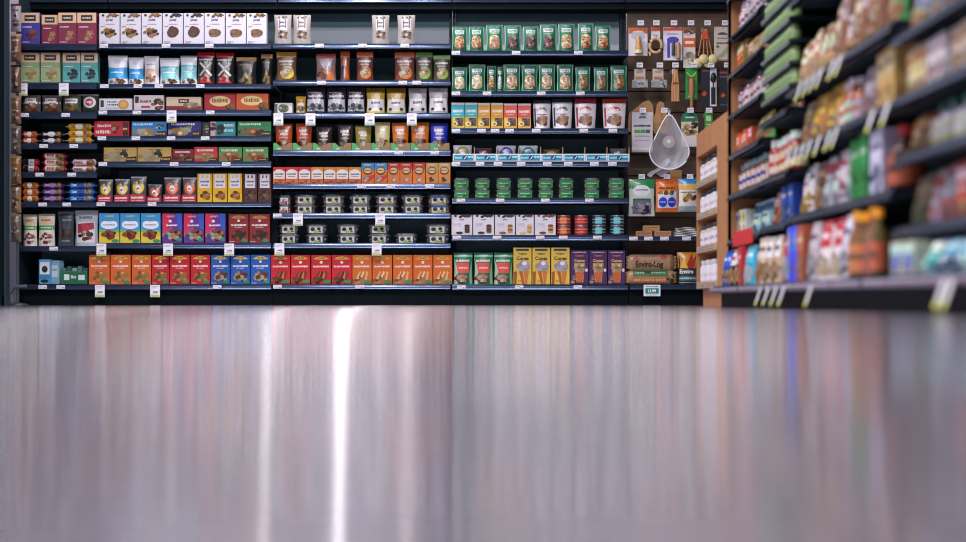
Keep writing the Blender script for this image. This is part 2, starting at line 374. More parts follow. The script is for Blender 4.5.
def hang_tag_mesh(foot):
    b = MB(); w, h = .066, .084
    b.add([(-w/2, -.027, .014), (w/2, -.027, .014), (w/2, -.029, .014-h), (-w/2, -.029, .014-h)], [(0, 1, 2, 3)], '#e4e2ea')
    b.add([(-w/2, -.0255, .014), (w/2, -.0255, .014), (w/2, -.0275, .014-h), (-w/2, -.0275, .014-h)], [(3, 2, 1, 0)], '#cfcdd6')
    for a in (0, 1): b.add([((a-.5)*w, -.027, .014), ((a-.5)*w, -.0255, .014), ((a-.5)*w, -.0275, .014-h), ((a-.5)*w, -.029, .014-h)], [(0, 1, 2, 3)], '#d8d6e0')
    f = lambda u, v, o: ((u-.5)*w, -.029+.002*v-o, .014-h+v*h)
    art(b, f, w, h, [('l', .1, .8, .86, .06, '#8a8a9a'), ('l', .1, .6, .76, .05, '#9a9aa8'), ('l', .3, .85, .42, .15, '#55566a'), ('r', .04, .03, .96, .16, foot), ('l', .15, .8, .26, .05, '#8a8a9a')], seed=5)
    return b.mesh('hanging_price_tag', 'card')
TAG_S = small_tag_mesh(); TAG_G = hang_tag_mesh('#a9bf5a'); TAG_T = hang_tag_mesh('#7fb7b4')
def cornice(r, wd):
    YC = Y0+.25; cz0, cz1 = PZ(9, YC), PZ(-12, YC)
    k = MB(); k.box(-wd/2, wd/2, .25, .40, cz0, cz1, '#888'); cn = link('cornice', k.mesh('cornice', M_KICK), r)
    link('cornice_rail', rail_mesh(wd-.004, .035), cn, (0, .25, PZ(.5, YC)))
def bay(label, x0, x1, shelves, grp='bays of dark shelving along the back', pale_strip=None, back=M_BACK, name='shelving_bay'):
    """shelves: (yTop, yBottom, [small tag x], [hanging tag x], footer)"""
    X0, X1 = PX(x0), PX(x1); cx = (X0+X1)/2; wd = X1-X0
    r = bpy.data.objects.new(name, None); C.objects.link(r); r.location = (cx, Y0, 0); setp(r, label, 'shelving', grp)
    g = .008
    bp = bxo('back_panel', -wd/2+.02, wd/2-.02, DEP+.01, DEP+.03, .02, PZ(-14), back, r)
    for s in (-1, 1):
        b = MB(); b.box(min(s*wd/2, s*(wd/2-.019)), max(s*wd/2, s*(wd/2-.019)), DEP-.03, DEP+.03, 0, PZ(-14), '#888')
        u = link('upright', b.mesh('upright', M_NAVY), r)
        b = MB()
        for k in range(44): b.box(s*(wd/2-.0125)-.003, s*(wd/2-.0125)+.003, DEP-.0315, DEP-.0302, .1+k*.045, .118+k*.045, '#05080c')
        link('slot_row', b.mesh('slot_row', 'plain'), u)
    for (yt, yb, ts, th, ft) in shelves:
        zt, zb = PZ(yt), PZ(yb)
        d = bxo('shelf', -wd/2+g/2, wd/2-g/2, .004, DEP, zt-.022, zt, M_NAVY, r)
        ra = link('price_rail', rail_mesh(wd-g, zt-zb), d, (0, 0, (zt+zb)/2))
        for x in ts: link('price_tag', TAG_S, d, (PX(x)-cx, 0, (zt+zb)/2))
        for x in th: link('hanging_price_tag', TAG_T if ft == 't' else TAG_G, d, (PX(x)-cx, 0, (zt+zb)/2))
    zb = PZ(shelves[-1][1])
    bxo('kick_plate', -wd/2, wd/2, .035, .055, 0, zb+.012, M_KICK, r)
    cornice(r, wd)
    if pale_strip: bxo('pale_back_strip', -wd/2+.022, wd/2-.022, DEP+.002, DEP+.009, PZ(shelves[0][0]), PZ(27.5, Y0+DEP), M_PALE, r)  # paler grey strip low on the back behind the top shelf
    return r
LB = bay('leftmost narrow bay of dark shelving with rolls of cookies and crackers', 18.5, 98, [
    (44, 50.5, [], [], 'g'), (82.5, 89.5, [], [24, 65], 'g'), (112, 119, [26, 67], [], 'g'), (143.5, 149.5, [45, 75], [], 'g'), (172, 178, [41, 73], [], 'g'),
    (202, 207.5, [44, 68], [], 'g'), (246, 251.5, [55], [], 'g'), (284.5, 289.5, [44, 62], [], 'g')])
bxo('side_panel', -(PX(98)-PX(18.5))/2-.006, -(PX(98)-PX(18.5))/2-.001, .02, DEP+.03, 0, PZ(-14), M_NAVY, LB)
bay('dark shelving bay of white cookie cartons above and orange, red, blue boxes below', 98.5, 272, [
    (43.7, 49.5, [105, 167, 210], [], 'g'), (84, 89.5, [105.5, 139, 160, 201], [], 'g'), (110, 116, [104, 138, 211], [172.5], 'g'), (136, 141.5, [103, 137, 172, 206], [], 'g'),
    (161.5, 167.5, [104, 175, 227], [], 'g'), (202, 207, [102, 153], [], 'g'), (243, 248.5, [], [102.5, 169, 230], 'g'), (284.5, 289.5, [218], [101, 156], 'g')])
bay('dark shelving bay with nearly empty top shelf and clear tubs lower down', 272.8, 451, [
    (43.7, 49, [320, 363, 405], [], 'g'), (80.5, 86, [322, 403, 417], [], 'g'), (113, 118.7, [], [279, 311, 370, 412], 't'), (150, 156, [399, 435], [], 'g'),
    (183.5, 189, [362, 391, 430], [], 'g'), (213, 218.5, [278], [298.5, 380.5], 'g'), (243, 248, [], [280, 377], 'g'), (284.5, 289, [278, 360], [], 'g')], pale_strip=True)
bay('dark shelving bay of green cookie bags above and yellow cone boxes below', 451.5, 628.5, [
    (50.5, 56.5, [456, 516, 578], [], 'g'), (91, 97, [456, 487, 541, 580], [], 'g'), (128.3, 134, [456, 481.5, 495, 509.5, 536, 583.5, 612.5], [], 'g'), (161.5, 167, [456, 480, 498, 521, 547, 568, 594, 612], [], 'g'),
    (198, 203.5, [461, 500, 545, 589], [], 'g'), (235, 240.5, [457, 497, 540, 563, 597], [], 'g'), (284.5, 290, [461.5, 519, 577.5], [], 'g')], pale_strip=True)

# slat wall bay on the right of the back run
XE0, XE1 = PX(629.2), PX(748)
cx = (XE0+XE1)/2; wd = XE1-XE0
SB = bpy.data.objects.new('slat_wall_bay', None); C.objects.link(SB); SB.location = (cx, Y0, 0)
setp(SB, 'brown slat wall bay hung with kitchen utensils, at the right of the dark bays', 'shelving')
M_WOODD = simple_mat('brown_slat_board', '#54402f', .5, 0, .3, 12)
b = MB(); z = PZ(289)
sl = .15; nsl = int((PZ(2)-.02)/sl)
for k in range(nsl):
    z0 = .02+k*sl; b.box(-wd/2+.02, wd/2-.02, DEP-.12, DEP-.10, z0+.004, z0+sl-.004, '#888', .002)
b.box(-wd/2+.02, wd/2-.02, DEP-.10, DEP-.09, 0, PZ(2), '#222')
link('slat_panel', b.mesh('slat_panel', M_WOODD), SB)
for s in (-1, 1): bxo('upright', min(s*wd/2, s*(wd/2-.019)), max(s*wd/2, s*(wd/2-.019)), DEP-.03, DEP+.03, 0, PZ(-14), M_NAVY, SB)
for yt, yb, ts in ((236.3, 241, [633, 648, 664, 686]), (284.5, 289.5, [])):
    zt, zb = PZ(yt), PZ(yb); d = bxo('shelf', -wd/2+.004, wd/2-.004, .004, DEP-.125, zt-.022, zt, M_NAVY, SB)
    link('price_rail', rail_mesh(wd-.008, zt-zb), d, (0, 0, (zt+zb)/2))
    for x in ts: link('price_tag', TAG_S, d, (PX(x)-cx, 0, (zt+zb)/2))
    if not ts:
        t = MB(); w_, h_ = .115, .078; t.box(-w_/2, w_/2, -.029, -.0265, -h_/2, h_/2, '#dfe6ea')
        art(t, lambda u, v, o: ((u-.5)*w_, -.029-o, (v-.5)*h_), w_, h_, [('r', .1, .22, .9, .7, '#1f7f86'), ('l', .15, .85, .85, .08, '#445'), ('t', '13.99', .5, .46, .26, '#f4f8fa'), ('l', .15, .8, .1, .06, '#778')])
        link('hanging_price_tag', t.mesh('hanging_price_tag', 'card'), d, (PX(651.5)-cx, 0, PZ(290.5)))
bxo('kick_plate', -wd/2, wd/2, .035, .055, 0, PZ(289.5)+.012, M_KICK, SB)
cornice(SB, wd)

# dark end panel of the next aisle's shelving at the left edge
ep = bpy.data.objects.new('shelving_end_panel', None); C.objects.link(ep); ep.location = (PX(-18, 8.9), 8.9, 0)
setp(ep, 'tall dark teal shelving end panel at the left edge', 'shelving')
xw = PX(8, 8.9)-PX(-18, 8.9)
bxo('panel', -xw, xw-.015, -.02, .02, .06, 2.35, M_KICK, ep); bxo('corner_post', xw-.015, xw, -.03, .03, .0, 2.35, M_NAVY, ep); bxo('foot_plate', -xw, xw-.03, -.035, .03, 0, .06, M_KICK, ep)

# ---------------------------------------------------------------- goods on the back run
BR = ['#8a5a34', '#5c3620', '#c08a54']; TANS = ['#d9b07a', '#b98650', '#e8cc9c', '#a56f3e']
def xs(a, *p): return [(q[0], q[1], (q[2] if len(q) > 2 else a))+tuple(q[3:]) for q in p]
T1, T2 = 'on top shelf', 'on second shelf down'
# bay 1 ------------------------------------------------
def organic(low, blob, lo2):
    return [('r', 0, .68, 1, 1, '#d9b896'), ('r', .2, .74, .8, .92, '#2c2420'), ('t', 'BACK TO', .5, .83, .07, '#e8dcc8', .5), ('r', 0, 0, 1, .68, low), ('x', .55, .3, .28, .14, blob, 14, .08), ('l', .1, .6, .55, .04, '#e8dfe0'), ('l', .1, .5, .08, .04, '#d8cfd0')]
def org2(low, blob): return [it for it in organic(low, blob, 0) if it[0] != 't']+[('l', .26, .74, .83, .06, '#e8dcc8')]
boxes('cracker_box', 'box', 'cracker box with beige top and blue violet lower half', 'on top shelf of leftmost bay', 43.7, xs(12.5, (20.5, 39.5)), '#4a3a8c', org2('#3f3a94', ['#c06a50', '#8a3a4a']))
boxes('cracker_box', 'box', 'cracker box with beige top and maroon lower half', 'on top shelf of leftmost bay', 43.7, xs(12.5, (41, 57.5, 14.5), (58, 76.5, 12.5), (77, 96.3, 12.5)), '#7a2440', org2('#7c2342', ['#d98a6a', '#b84a4a', '#e8b88a']))
boxes('cracker_box', 'box', 'sage green cracker box with beige top', 'on second shelf of leftmost bay', 82.5, xs(52.5, (20.3, 39.5), (40.5, 60)), '#8fa57c', org2('#8ba277', ['#e0c890', '#c9a566']))
boxes('cracker_box', 'box', 'teal cracker box with beige top and dark berries', 'on second shelf of leftmost bay', 82.5, xs(52.5, (62, 80), (80.5, 97.5)), '#5aa3a0', org2('#4c9c9b', ['#202c34', '#31424c']))
sil = [('r', 0, .5, 1, .62, '#e8e6ea'), ('x', .5, .32, .36, .2, ['#c0683a', '#8a3a22', '#d9a05a'], 18, .07), ('r', .2, .55, .8, .8, '#d9dbe0'), ('l', .25, .75, .7, .1, '#6a3a2a')]
pouches('snack_bag', 'bag', 'low silver and brown snack bag', 'on third shelf of leftmost bay', 112, xs(94.5, (20.5, 39.5), (40, 60)), '#5c5450', sil, kind='pillow', seal='#a8a8b0')
pouches('snack_bag', 'bag', 'dark snack bag with green and white print', 'on third shelf of leftmost bay', 112, xs(93.5, (61, 80)), '#4a5048', [('r', .15, .5, .85, .75, '#e4e6e4'), ('l', .2, .8, .62, .1, '#3a6a44'), ('x', .5, .3, .35, .15, ['#d9a05a', '#8a9a4a', '#a84a3a'], 14, .08)], kind='pillow', seal='#b0b0b0')
pouches('snack_bag', 'bag', 'dark snack bag with red centre in a white ring', 'on third shelf of leftmost bay', 112, xs(93.5, (80.5, 97.5)), '#3c4442', [('e', .5, .55, .4, .3, '#e8e6e2'), ('e', .5, .55, .26, .2, '#a8323a'), ('l', .3, .7, .56, .08, '#f0e0e0'), ('r', .1, .05, .9, .2, '#2c4438')], kind='pillow', seal='#c8c8c8')
def roll(name, desc, place, ybot, stack, base, items, ends, spans, tilt=None):
    """horizontal rolls of cookies wrapped in film, stacked"""
    w_ = (spans[0][1]-spans[0][0])*9.285/F; hp = spans[0][2]; h_ = hp*9.285/F; d = .06
    def sf(u, v, o=0):
        a = (v-.5)*PI*.9; e = min(u, 1-u); q = min(1, .35+e/.07*.65) if e < .07 else 1
        r1, r2 = h_/2*q, d/2*q
        return ((u-.5)*w_*.86, -(r2+o)*math.cos(a), h_/2+(r1+o)*math.sin(a))
    b = MB(); b.grid(lambda u, v: sf(u, v), 20, 8, base)
    b.grid(lambda u, v: (sf(u, 1-v)[0], -sf(u, 1-v)[1], sf(u, 1-v)[2]), 20, 8, base)
    art(b, sf, w_, h_, items, curved=True, off0=.0008)
    parts = [('wrapper', b.mesh('wrapper', 'film'), [])]
    for s in (-1, 1):
        e = MB(); x0, x1 = sorted((s*w_*.425, s*w_*.5)); e.box(x0, x1, -d*.22, d*.22, h_*.46, h_*.54, ends)
        for k in range(4): e.box(x0+.002+k*(x1-x0)*.22, x0+.003+k*(x1-x0)*.22, -d*.22-.001, d*.22+.001, h_*.455, h_*.545, ends)
        parts.append(('crimped_end', e.mesh('crimped_end', 'film'), []))
    for i, (x0, x1, _, ns) in enumerate([(s[0], s[1], s[2], s[3]) for s in spans]):
        for k in range(ns):
            o = instance(name, parts, (PX((x0+x1)/2, 9.285), 9.285+.03+.004*((k+i) % 2), PZ(ybot, Y0)+k*h_*.985+.0006), (0, 0, .02*(k % 2)), ((x1-x0)*9.285/F/w_, 1, 1))
            pos = {1: [''], 2: ['lower', 'upper'], 3: ['lowest', 'middle', 'topmost']}[ns][k]
            lr = '' if len(spans) == 1 else ordinal(i, len(spans))+', '
            setp(o, desc+', '+lr+((pos+' in its stack ') if pos else '')+place, 'cookies', desc+' rolls '+place)
sh4, sh5, sh6 = 'on fourth shelf of leftmost bay', 'on fifth shelf of leftmost bay', 'on sixth shelf of leftmost bay'
rl = lambda a, c: [('e', .5, .5, .16, .32, a), ('l', .15, .85, .5, .3, c), ('x', .78, .45, .1, .3, TANS, 6, .04)]
roll('cookie_roll', 'orange and white cookie roll', sh4, 143.3, 2, '#d2572c', rl('#f0e4d8', '#f6ece4'), '#c8bcb8', [(20.5, 37, 6.6, 2)])
roll('cookie_roll', 'black and white cookie roll', sh4, 143.3, 2, '#25222a', rl('#e8e6ea', '#f0eef2'), '#8a8a92', [(37.8, 64, 6.6, 2)])
roll('cookie_roll', 'yellow wrapped cookie roll', sh4, 143.3, 3, '#dba52c', rl('#e8e0d0', '#3a3830'), '#b8b0a0', [(65, 93, 7.1, 3)])
roll('cookie_roll', 'white and black cookie roll with red end', sh5, 171.8, 2, '#d6d4d8', [('e', .25, .5, .17, .4, '#1c1a1e'), ('r', .75, .02, 1, .98, '#a3202c'), ('l', .5, .72, .5, .2, '#555')], '#8a2030', [(20.5, 39, 6.9, 2)])
roll('cookie_roll', 'cream and red cookie roll', sh5, 171.8, 3, '#e2d6ca', [('r', 0, .02, .12, .98, '#b8242e'), ('x', .75, .45, .16, .3, TANS, 12, .05), ('l', .2, .55, .55, .3, '#b8242e'), ('r', .9, .02, 1, .98, '#a3202c')], '#9a2030', [(40.3, 67, 6.7, 3)])
roll('cookie_roll', 'white and red cookie roll with dark stripe', sh5, 171.8, 2, '#e6dede', [('r', 0, .75, 1, 1, '#b02430'), ('x', .78, .4, .14, .28, TANS, 9, .05), ('l', .1, .5, .45, .25, '#7a3a34')], '#a8242e', [(69.5, 97, 6.9, 2)])
roll('cookie_roll', 'orange cookie roll with dark print', sh6, 201.8, 3, '#dd7a34', rl('#f0e8e0', '#8a2a1a'), '#c89a80', [(20.5, 38.5, 6.9, 3)])
roll('cookie_roll', 'purple wrapped cookie roll', sh6, 201.8, 3, '#4a2c66', rl('#a07ab0', '#d8c8e0'), '#6a5080', [(39.5, 64.5, 6.9, 3)])
roll('cookie_roll', 'bright blue cookie roll', sh6, 201.8, 3, '#1f6fc0', rl('#173a80', '#d8ecf8'), '#3a90d8', [(65.5, 95.5, 6.9, 3)])
p7 = 'on seventh shelf of leftmost bay'
pouches('granola_bag', 'bag', 'white granola pouch with red berries and green band', p7, 246, xs(213.5, (21.3, 35.5, 214), (36.8, 53.5)), '#e2dcd2', [('r', 0, .5, 1, .64, '#4c9a48'), ('r', .1, .66, .9, .9, '#e8c8a8'), ('l', .2, .8, .8, .07, '#8a4a2a'), ('x', .5, .25, .4, .16, ['#a8303a', '#c8585a', '#e8d0c0', '#8a2030'], 26, .06), ('l', .15, .85, .57, .05, '#f0f8ee')], seal='#cfc8c0')
pouches('jerky_bag', 'bag', 'dark grey pouch with clear window', p7, 246, xs(211, (56, 72.5)), '#394148', [('r', .25, .25, .9, .5, '#3a2422'), ('l', .3, .9, .75, .07, '#8a949c'), ('l', .3, .8, .15, .04, '#9aa')], seal='#4a545c')
pouches('jerky_bag', 'bag', 'large silver pouch with red and white panel', p7, 246, xs(210, (73.5, 97)), '#b4bcc6', [('r', .1, .1, .9, .68, '#ded8dc'), ('p', [(.12, .35), (.88, .48), (.85, .66), (.12, .62)], '#a82a40'), ('l', .2, .8, .8, .09, '#5a6470'), ('x', .5, .3, .28, .12, ['#7a2a2a', '#4a2a24', '#c8988a'], 12, .07)], seal='#a8b2bc')
boxes('snack_carton', 'box', 'light blue open snack carton', 'on bottom shelf of leftmost bay', 284, xs(259.5, (38.5, 50.5)), '#5aa4cc', [('r', .1, .4, .9, .9, '#dfe6ec'), ('e', .5, .6, .25, .14, '#2c2c34'), ('r', 0, .2, 1, .36, '#3a86b8'), ('e', .5, .12, .34, .07, '#202830')])
boxes('snack_carton', 'box', 'light blue carton turned askew', 'on bottom shelf of leftmost bay', 284, [(51, 60, 260.5, -.35)], '#8ab8d0', [('r', .1, .3, .9, .8, '#d6e2ea'), ('l', .2, .8, .6, .08, '#3a6a8a')])
def tray_box(name, desc, place, ybot, x0, x1, yt, card, inner, items):
    w_ = (x1-x0)*9.285/F; h_ = PZ(yt, 9.285)-PZ(ybot, Y0); d = .09; b = MB(); t = .002
    b.box(-w_/2, w_/2, -d/2, -d/2+t, 0, h_*.72, card); b.box(-w_/2, w_/2, d/2-t, d/2, 0, h_*.8, card)
    b.box(-w_/2, w_/2, -d/2, d/2, 0, t, card)
    for s in (-1, 1): b.box(min(s*w_/2, s*(w_/2-t)), max(s*w_/2, s*(w_/2-t)), -d/2, d/2, 0, h_*.76, card)
    art(b, lambda u, v, o: ((u-.5)*w_, -d/2-o, v*h_*.72), w_, h_, items)
    c = MB()
    for k in range(5):
        x = -w_/2+w_*(k+.5)/5; c.box(x-w_*.09, x+w_*.09, -d*.4, d*.4, t+.0005, h_*(.9+.1*(k % 2)), inner[k % len(inner)], .003)
    o = instance(name, [('tray', b.mesh('tray', 'card'), []), ('contents', c.mesh('contents', 'film'), [])], (PX((x0+x1)/2, 9.285), 9.285+d/2, PZ(ybot, Y0)+.0004))
    return setp(o, desc+' '+place, 'box')
tray_box('snack_tray', 'green display tray with white print holding clear packs', 'on bottom shelf of leftmost bay', 284, 60.8, 87.5, 266, '#1f7a4c', ['#4a6a70', '#2a4a50', '#7a9aa0'], [('r', .05, .1, .95, .9, '#185f3d'), ('r', .12, .3, .32, .75, '#d8ece4'), ('l', .38, .58, .55, .3, '#cfe6dc'), ('r', .66, .3, .9, .7, '#cfe4da')])

# bay 2 ------------------------------------------------
def jov(food, leaf):
    return [('p', [(0, 1), (0, .9), (.3, .93), (.5, .96), (.7, .93), (1, .88), (1, 1)], '#d9d2d4'), ('x', .5, .93, .46, .05, leaf, 16, .05), ('t', 'jovial', .5, .78, .1, '#4a4a6a', .5), ('l', .3, .8, .65, .03, '#b08a8a'), ('l', .08, .3, .58, .035, '#777'), food, ('l', .08, .4, .1, .03, '#888'), ('l', .08, .3, .05, .03, '#888')]
lf = ['#b07a44', '#5c4034', '#c89a6a']; b2 = 'on top shelf of second bay'
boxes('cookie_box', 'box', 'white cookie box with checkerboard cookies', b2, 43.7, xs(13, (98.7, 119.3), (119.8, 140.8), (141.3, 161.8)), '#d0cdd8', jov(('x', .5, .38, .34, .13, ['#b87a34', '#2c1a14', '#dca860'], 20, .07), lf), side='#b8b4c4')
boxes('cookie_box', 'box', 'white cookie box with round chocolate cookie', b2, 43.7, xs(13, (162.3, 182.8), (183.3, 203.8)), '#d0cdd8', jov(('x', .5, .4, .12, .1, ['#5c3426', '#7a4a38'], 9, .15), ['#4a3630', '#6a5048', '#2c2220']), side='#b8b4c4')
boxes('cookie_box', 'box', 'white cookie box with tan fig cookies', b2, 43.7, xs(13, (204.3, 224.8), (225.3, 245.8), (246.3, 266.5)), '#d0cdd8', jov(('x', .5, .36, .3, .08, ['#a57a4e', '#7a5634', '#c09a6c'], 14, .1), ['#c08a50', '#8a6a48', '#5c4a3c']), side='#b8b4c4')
b2 = 'on second shelf of second bay'
pouches('granola_bag', 'bag', 'white pouch with bright blue band', b2, 84, xs(55, (106.5, 126.5, 54.5), (127, 142.5, 56.5)), '#dfe2ea', [('p', [(0, .22), (1, .22), (1, .6), (.5, .56), (0, .6)], '#2a9ad8'), ('e', .5, .78, .2, .07, '#c2c8d4'), ('x', .5, .12, .4, .06, BR+['#e8e0d8'], 14, .07), ('l', .15, .85, .42, .05, '#dff2fa')], seal='#c2c6d2')
pouches('granola_bag', 'bag', 'slim white and tan pouch leaning', b2, 84, [(142.8, 158, 55)], '#d8d4da', [('r', .12, .1, .8, .55, '#c9a490'), ('l', .2, .8, .7, .06, '#889'), ('x', .5, .25, .28, .1, TANS, 12, .08)], seal='#c8c8d2')
pouches('granola_bag', 'bag', 'white pouch with pale aqua band', b2, 84, xs(56, (158.5, 178.5, 57), (179, 196, 54.5)), '#dfe2e8', [('r', 0, .2, 1, .62, '#82ccd2'), ('r', 0, .62, 1, .68, '#5aa9b4'), ('x', .5, .12, .4, .06, BR+['#e8e0d8'], 12, .07), ('l', .15, .85, .45, .06, '#f0fafa')], seal='#a8aeba')
pouches('popcorn_bag', 'bag', 'black snack bag with red header', b2, 84, xs(51, (196.3, 214, 51), (214.6, 233.3, 51.6)), '#1f1a1c', [('r', .05, .84, .95, .99, '#b81e2e'), ('l', .1, .9, .76, .06, '#e0dcd8'), ('p', [(.1, .66), (.2, .7), (.9, .3), (.8, .26)], '#c8c4c0'), ('p', [(.9, .66), (.8, .7), (.1, .3), (.2, .26)], '#a8a4a0'), ('p', [(.1, .06), (.9, .06), (.5, .34)], '#c8202c'), ('x', .5, .2, .3, .1, ['#e8dcc8', '#d8b898', '#a83a34'], 12, .06)], seal='#b81e2e', seal_h=.12)
pouches('popcorn_bag', 'bag', 'black snack bag with gold header', b2, 84, xs(55.5, (235, 255.5, 56), (260, 271.8, 53)), '#181716', [('l', .15, .85, .72, .05, '#8a7a4a'), ('p', [(.2, .1), (.8, .1), (.5, .5)], '#7a6a3a'), ('x', .5, .18, .34, .12, ['#c8a868', '#8a6a3a', '#3a3226'], 14, .07)], seal='#a8803a', seal_h=.14)
b3 = 'on third shelf of second bay'
def wide(top, food, txt='#445', fx=.75, cols=TANS):
    return [('l', .08, .5, .72, .12, txt), ('l', .08, .42, .45, .08, txt)]+([('e', fx, .48, .19, .36, top)] if top else [])+[('x', fx, .46, .17, .3, cols, 16, .05)]+food
boxes('biscuit_box', 'box', 'white biscuit box with golden round biscuit', b3, 110, xs(98.5, (99, 132)), '#e4e2e6', [('l', .25, .55, .72, .14, '#2a4a8a'), ('l', .25, .6, .48, .14, '#2a4a8a'), ('e', .74, .5, .17, .4, '#d39a4c'), ('e', .74, .5, .1, .26, '#e2b066'), ('r', .04, .3, .14, .85, '#30343c'), ('l', .2, .6, .2, .07, '#9aa')], depth=.05)
boxes('biscuit_box', 'box', 'white cookie box with dark red title and cookies', b3, 110, xs(95, (133.3, 163.5)), '#e6dcdc', [('l', .2, .58, .6, .2, '#7a2430'), ('r', .04, .5, .16, .92, '#3a2c30'), ('x', .8, .45, .17, .34, ['#8a4a34', '#c08a6a', '#5c2c20'], 18, .05), ('r', .25, .2, .55, .32, '#b83a44')], depth=.05)
boxes('biscuit_box', 'box', 'beige and maroon biscuit box', b3, 110, xs(97, (166, 201.3)), '#dcc4a4', [('r', 0, 0, 1, .34, '#8a2434'), ('r', .35, .55, .65, .85, '#3a2a24'), ('x', .7, .4, .22, .12, ['#e8d8b8', '#c8a878'], 12, .05), ('l', .4, .6, .7, .12, '#e8dcc8')], depth=.05)
boxes('biscuit_box', 'box', 'crimson filled cookie box with pale label', b3, 110, xs(93, (203.8, 235.5)), '#b01c30', [('e', .5, .55, .34, .3, '#e9c98c'), ('l', .25, .75, .58, .26, '#8a5a24'), ('x', .82, .2, .14, .12, BR, 10, .05), ('t', "n&w", .1, .78, .2, '#f0d8d8', .12)][:3], depth=.05)
boxes('biscuit_box', 'box', 'orange filled cookie box with pale label', b3, 110, xs(93.3, (236, 268.5)), '#cf5a22', [('e', .48, .58, .34, .28, '#ecd28c'), ('l', .25, .72, .6, .26, '#8a5a24'), ('x', .84, .25, .14, .18, BR, 10, .06)], depth=.05)
b4 = 'on fourth shelf of second bay'
boxes('biscuit_box', 'box', 'bright red biscuit box with white script', b4, 136, xs(121, (93.5, 129)), '#c01e28', [('l', .1, .5, .7, .2, '#f0dada'), ('l', .05, .5, .3, .24, '#ecd0d0'), ('x', .6, .5, .06, .3, ['#e8c8a8', '#8a3a2a'], 8, .04), ('r', .82, .08, .97, .92, '#4a1420'), ('l', .83, .96, .5, .14, '#e0b070')], depth=.045)
boxes('biscuit_box', 'box', 'sky blue biscuit box with pale cookies', b4, 136, xs(121.5, (131, 166.5)), '#2a86c8', [('l', .05, .6, .82, .16, '#e8f2fa'), ('x', .35, .3, .28, .14, ['#f0dcb0', '#dcb478', '#fff0d0'], 14, .06), ('p', [(.66, .05), (1, .05), (1, .4), (.72, .34)], '#2c2018'), ('l', .7, .96, .2, .14, '#dca860'), ('x', .8, .65, .1, .12, ['#3a6a3a', '#dcdce8'], 8, .04)], depth=.045)
boxes('biscuit_box', 'box', 'navy and violet biscuit box with nuts', b4, 136, xs(121.5, (167.5, 201.5)), '#2c2a72', [('l', .1, .8, .82, .16, '#e4e0f4'), ('x', .3, .32, .26, .16, ['#e0b070', '#c08040', '#f0d8a0'], 12, .07), ('x', .58, .55, .1, .2, ['#e8e8d0', '#6a8a3a'], 8, .04), ('p', [(.72, .05), (1, .05), (1, .45), (.76, .36)], '#241a18'), ('l', .75, .96, .2, .14, '#d8a860')], depth=.045)
boxes('biscuit_box', 'box', 'narrow dark biscuit box end', b4, 136, xs(122, (202, 209.5)), '#27302c', [('x', .5, .5, .3, .3, ['#c8a060', '#3a8a6a', '#e0dcc0'], 10, .12)], depth=.06)
boxes('biscuit_box', 'box', 'teal biscuit box with pale writing', b4, 136, xs(121.5, (210, 235.5)), '#2a8c98', [('r', 0, 0, .2, 1, '#e0aab0'), ('x', .1, .5, .08, .36, ['#a83a44', '#2a2a3a'], 9, .05), ('x', .38, .5, .12, .3, ['#1c3a44', '#3a2a24'], 12, .06), ('l', .55, .95, .75, .2, '#d8f0f0'), ('l', .55, .9, .4, .2, '#c8e8ea')], depth=.045)
boxes('biscuit_box', 'box', 'green biscuit box with brown cookie slices', b4, 136, xs(121.5, (237.3, 271)), '#2c8650', [('l', .06, .7, .82, .16, '#e0f0e0'), ('x', .42, .32, .34, .16, BR+['#c88a5a'], 20, .06), ('p', [(.7, .05), (1, .05), (1, .4), (.74, .34)], '#1c241c'), ('l', .74, .96, .2, .12, '#d8b060')], depth=.045)
b5 = 'on fifth shelf of second bay'
boxes('biscuit_box', 'box', 'golden tan wafer box', b5, 161.5, xs(147.3, (103, 136.5), (137, 171.3)), '#c8a558', [('l', .35, .75, .85, .1, '#8a6a2a'), ('x', .35, .4, .3, .2, ['#e8d49c', '#dcc080', '#f0e4bc'], 18, .07), ('x', .62, .6, .08, .18, ['#5a7a3a', '#3a3018'], 6, .05), ('p', [(.66, .05), (1, .05), (1, .4), (.7, .34)], '#2a2018'), ('l', .7, .96, .2, .12, '#e0a850')], depth=.045)
bites = lambda f: [('l', .12, .85, .78, .17, '#f2e6e2'), ('x', .45, .35, .36, .18, f, 18, .08), ('p', [(.6, .05), (1, .05), (1, .3), (.66, .28)], '#241a14'), ('l', .66, .95, .17, .1, '#d8a050')]
boxes('biscuit_box', 'box', 'dark red small biscuit box', b5, 161.5, xs(149, (172, 193.5)), '#8c2028', bites(['#6a2a20', '#b8786a']), depth=.045)
boxes('biscuit_box', 'box', 'light red small biscuit box with almonds', b5, 161.5, xs(147, (194, 217.5)), '#c8383a', bites(['#e8c090', '#c8905a']), depth=.045)
boxes('biscuit_box', 'box', 'green small biscuit box with orange nuggets', b5, 161.5, xs(147, (218.3, 242), (242.5, 268)), '#5a9a50', bites(['#d8703a', '#b84a2a', '#e8a060']), depth=.045)
b6 = 'on sixth shelf of second bay'
def lowlabel(lab='#b02636'):
    def f(w_, h_, d):
        b = MB(); b.box(-w_*.49, w_*.49, -d/2-.004, -d/2-.0025, .001, h_*.30, lab)
        art(b, lambda u, v, o: ((u-.5)*w_*.98, -d/2-.004-o, v*h_*.3), w_, h_*.3, [('l', .1, .9, .6, .3, '#f0dcd8'), ('l', .1, .9, .25, .12, '#e8c8c8')])
        return [('paper_band', b.mesh('paper_band', 'card'), [])]
    return f
cl = lambda c: [('e', .5, .58, .4, .24, c), ('e', .5, .56, .17, .12, '#f0e8d8'), ('e', .5, .52, .12, .06, '#3a4a8a'), ('x', .5, .72, .3, .08, ['#3a302c', '#c8c4c8'], 10, .05)]
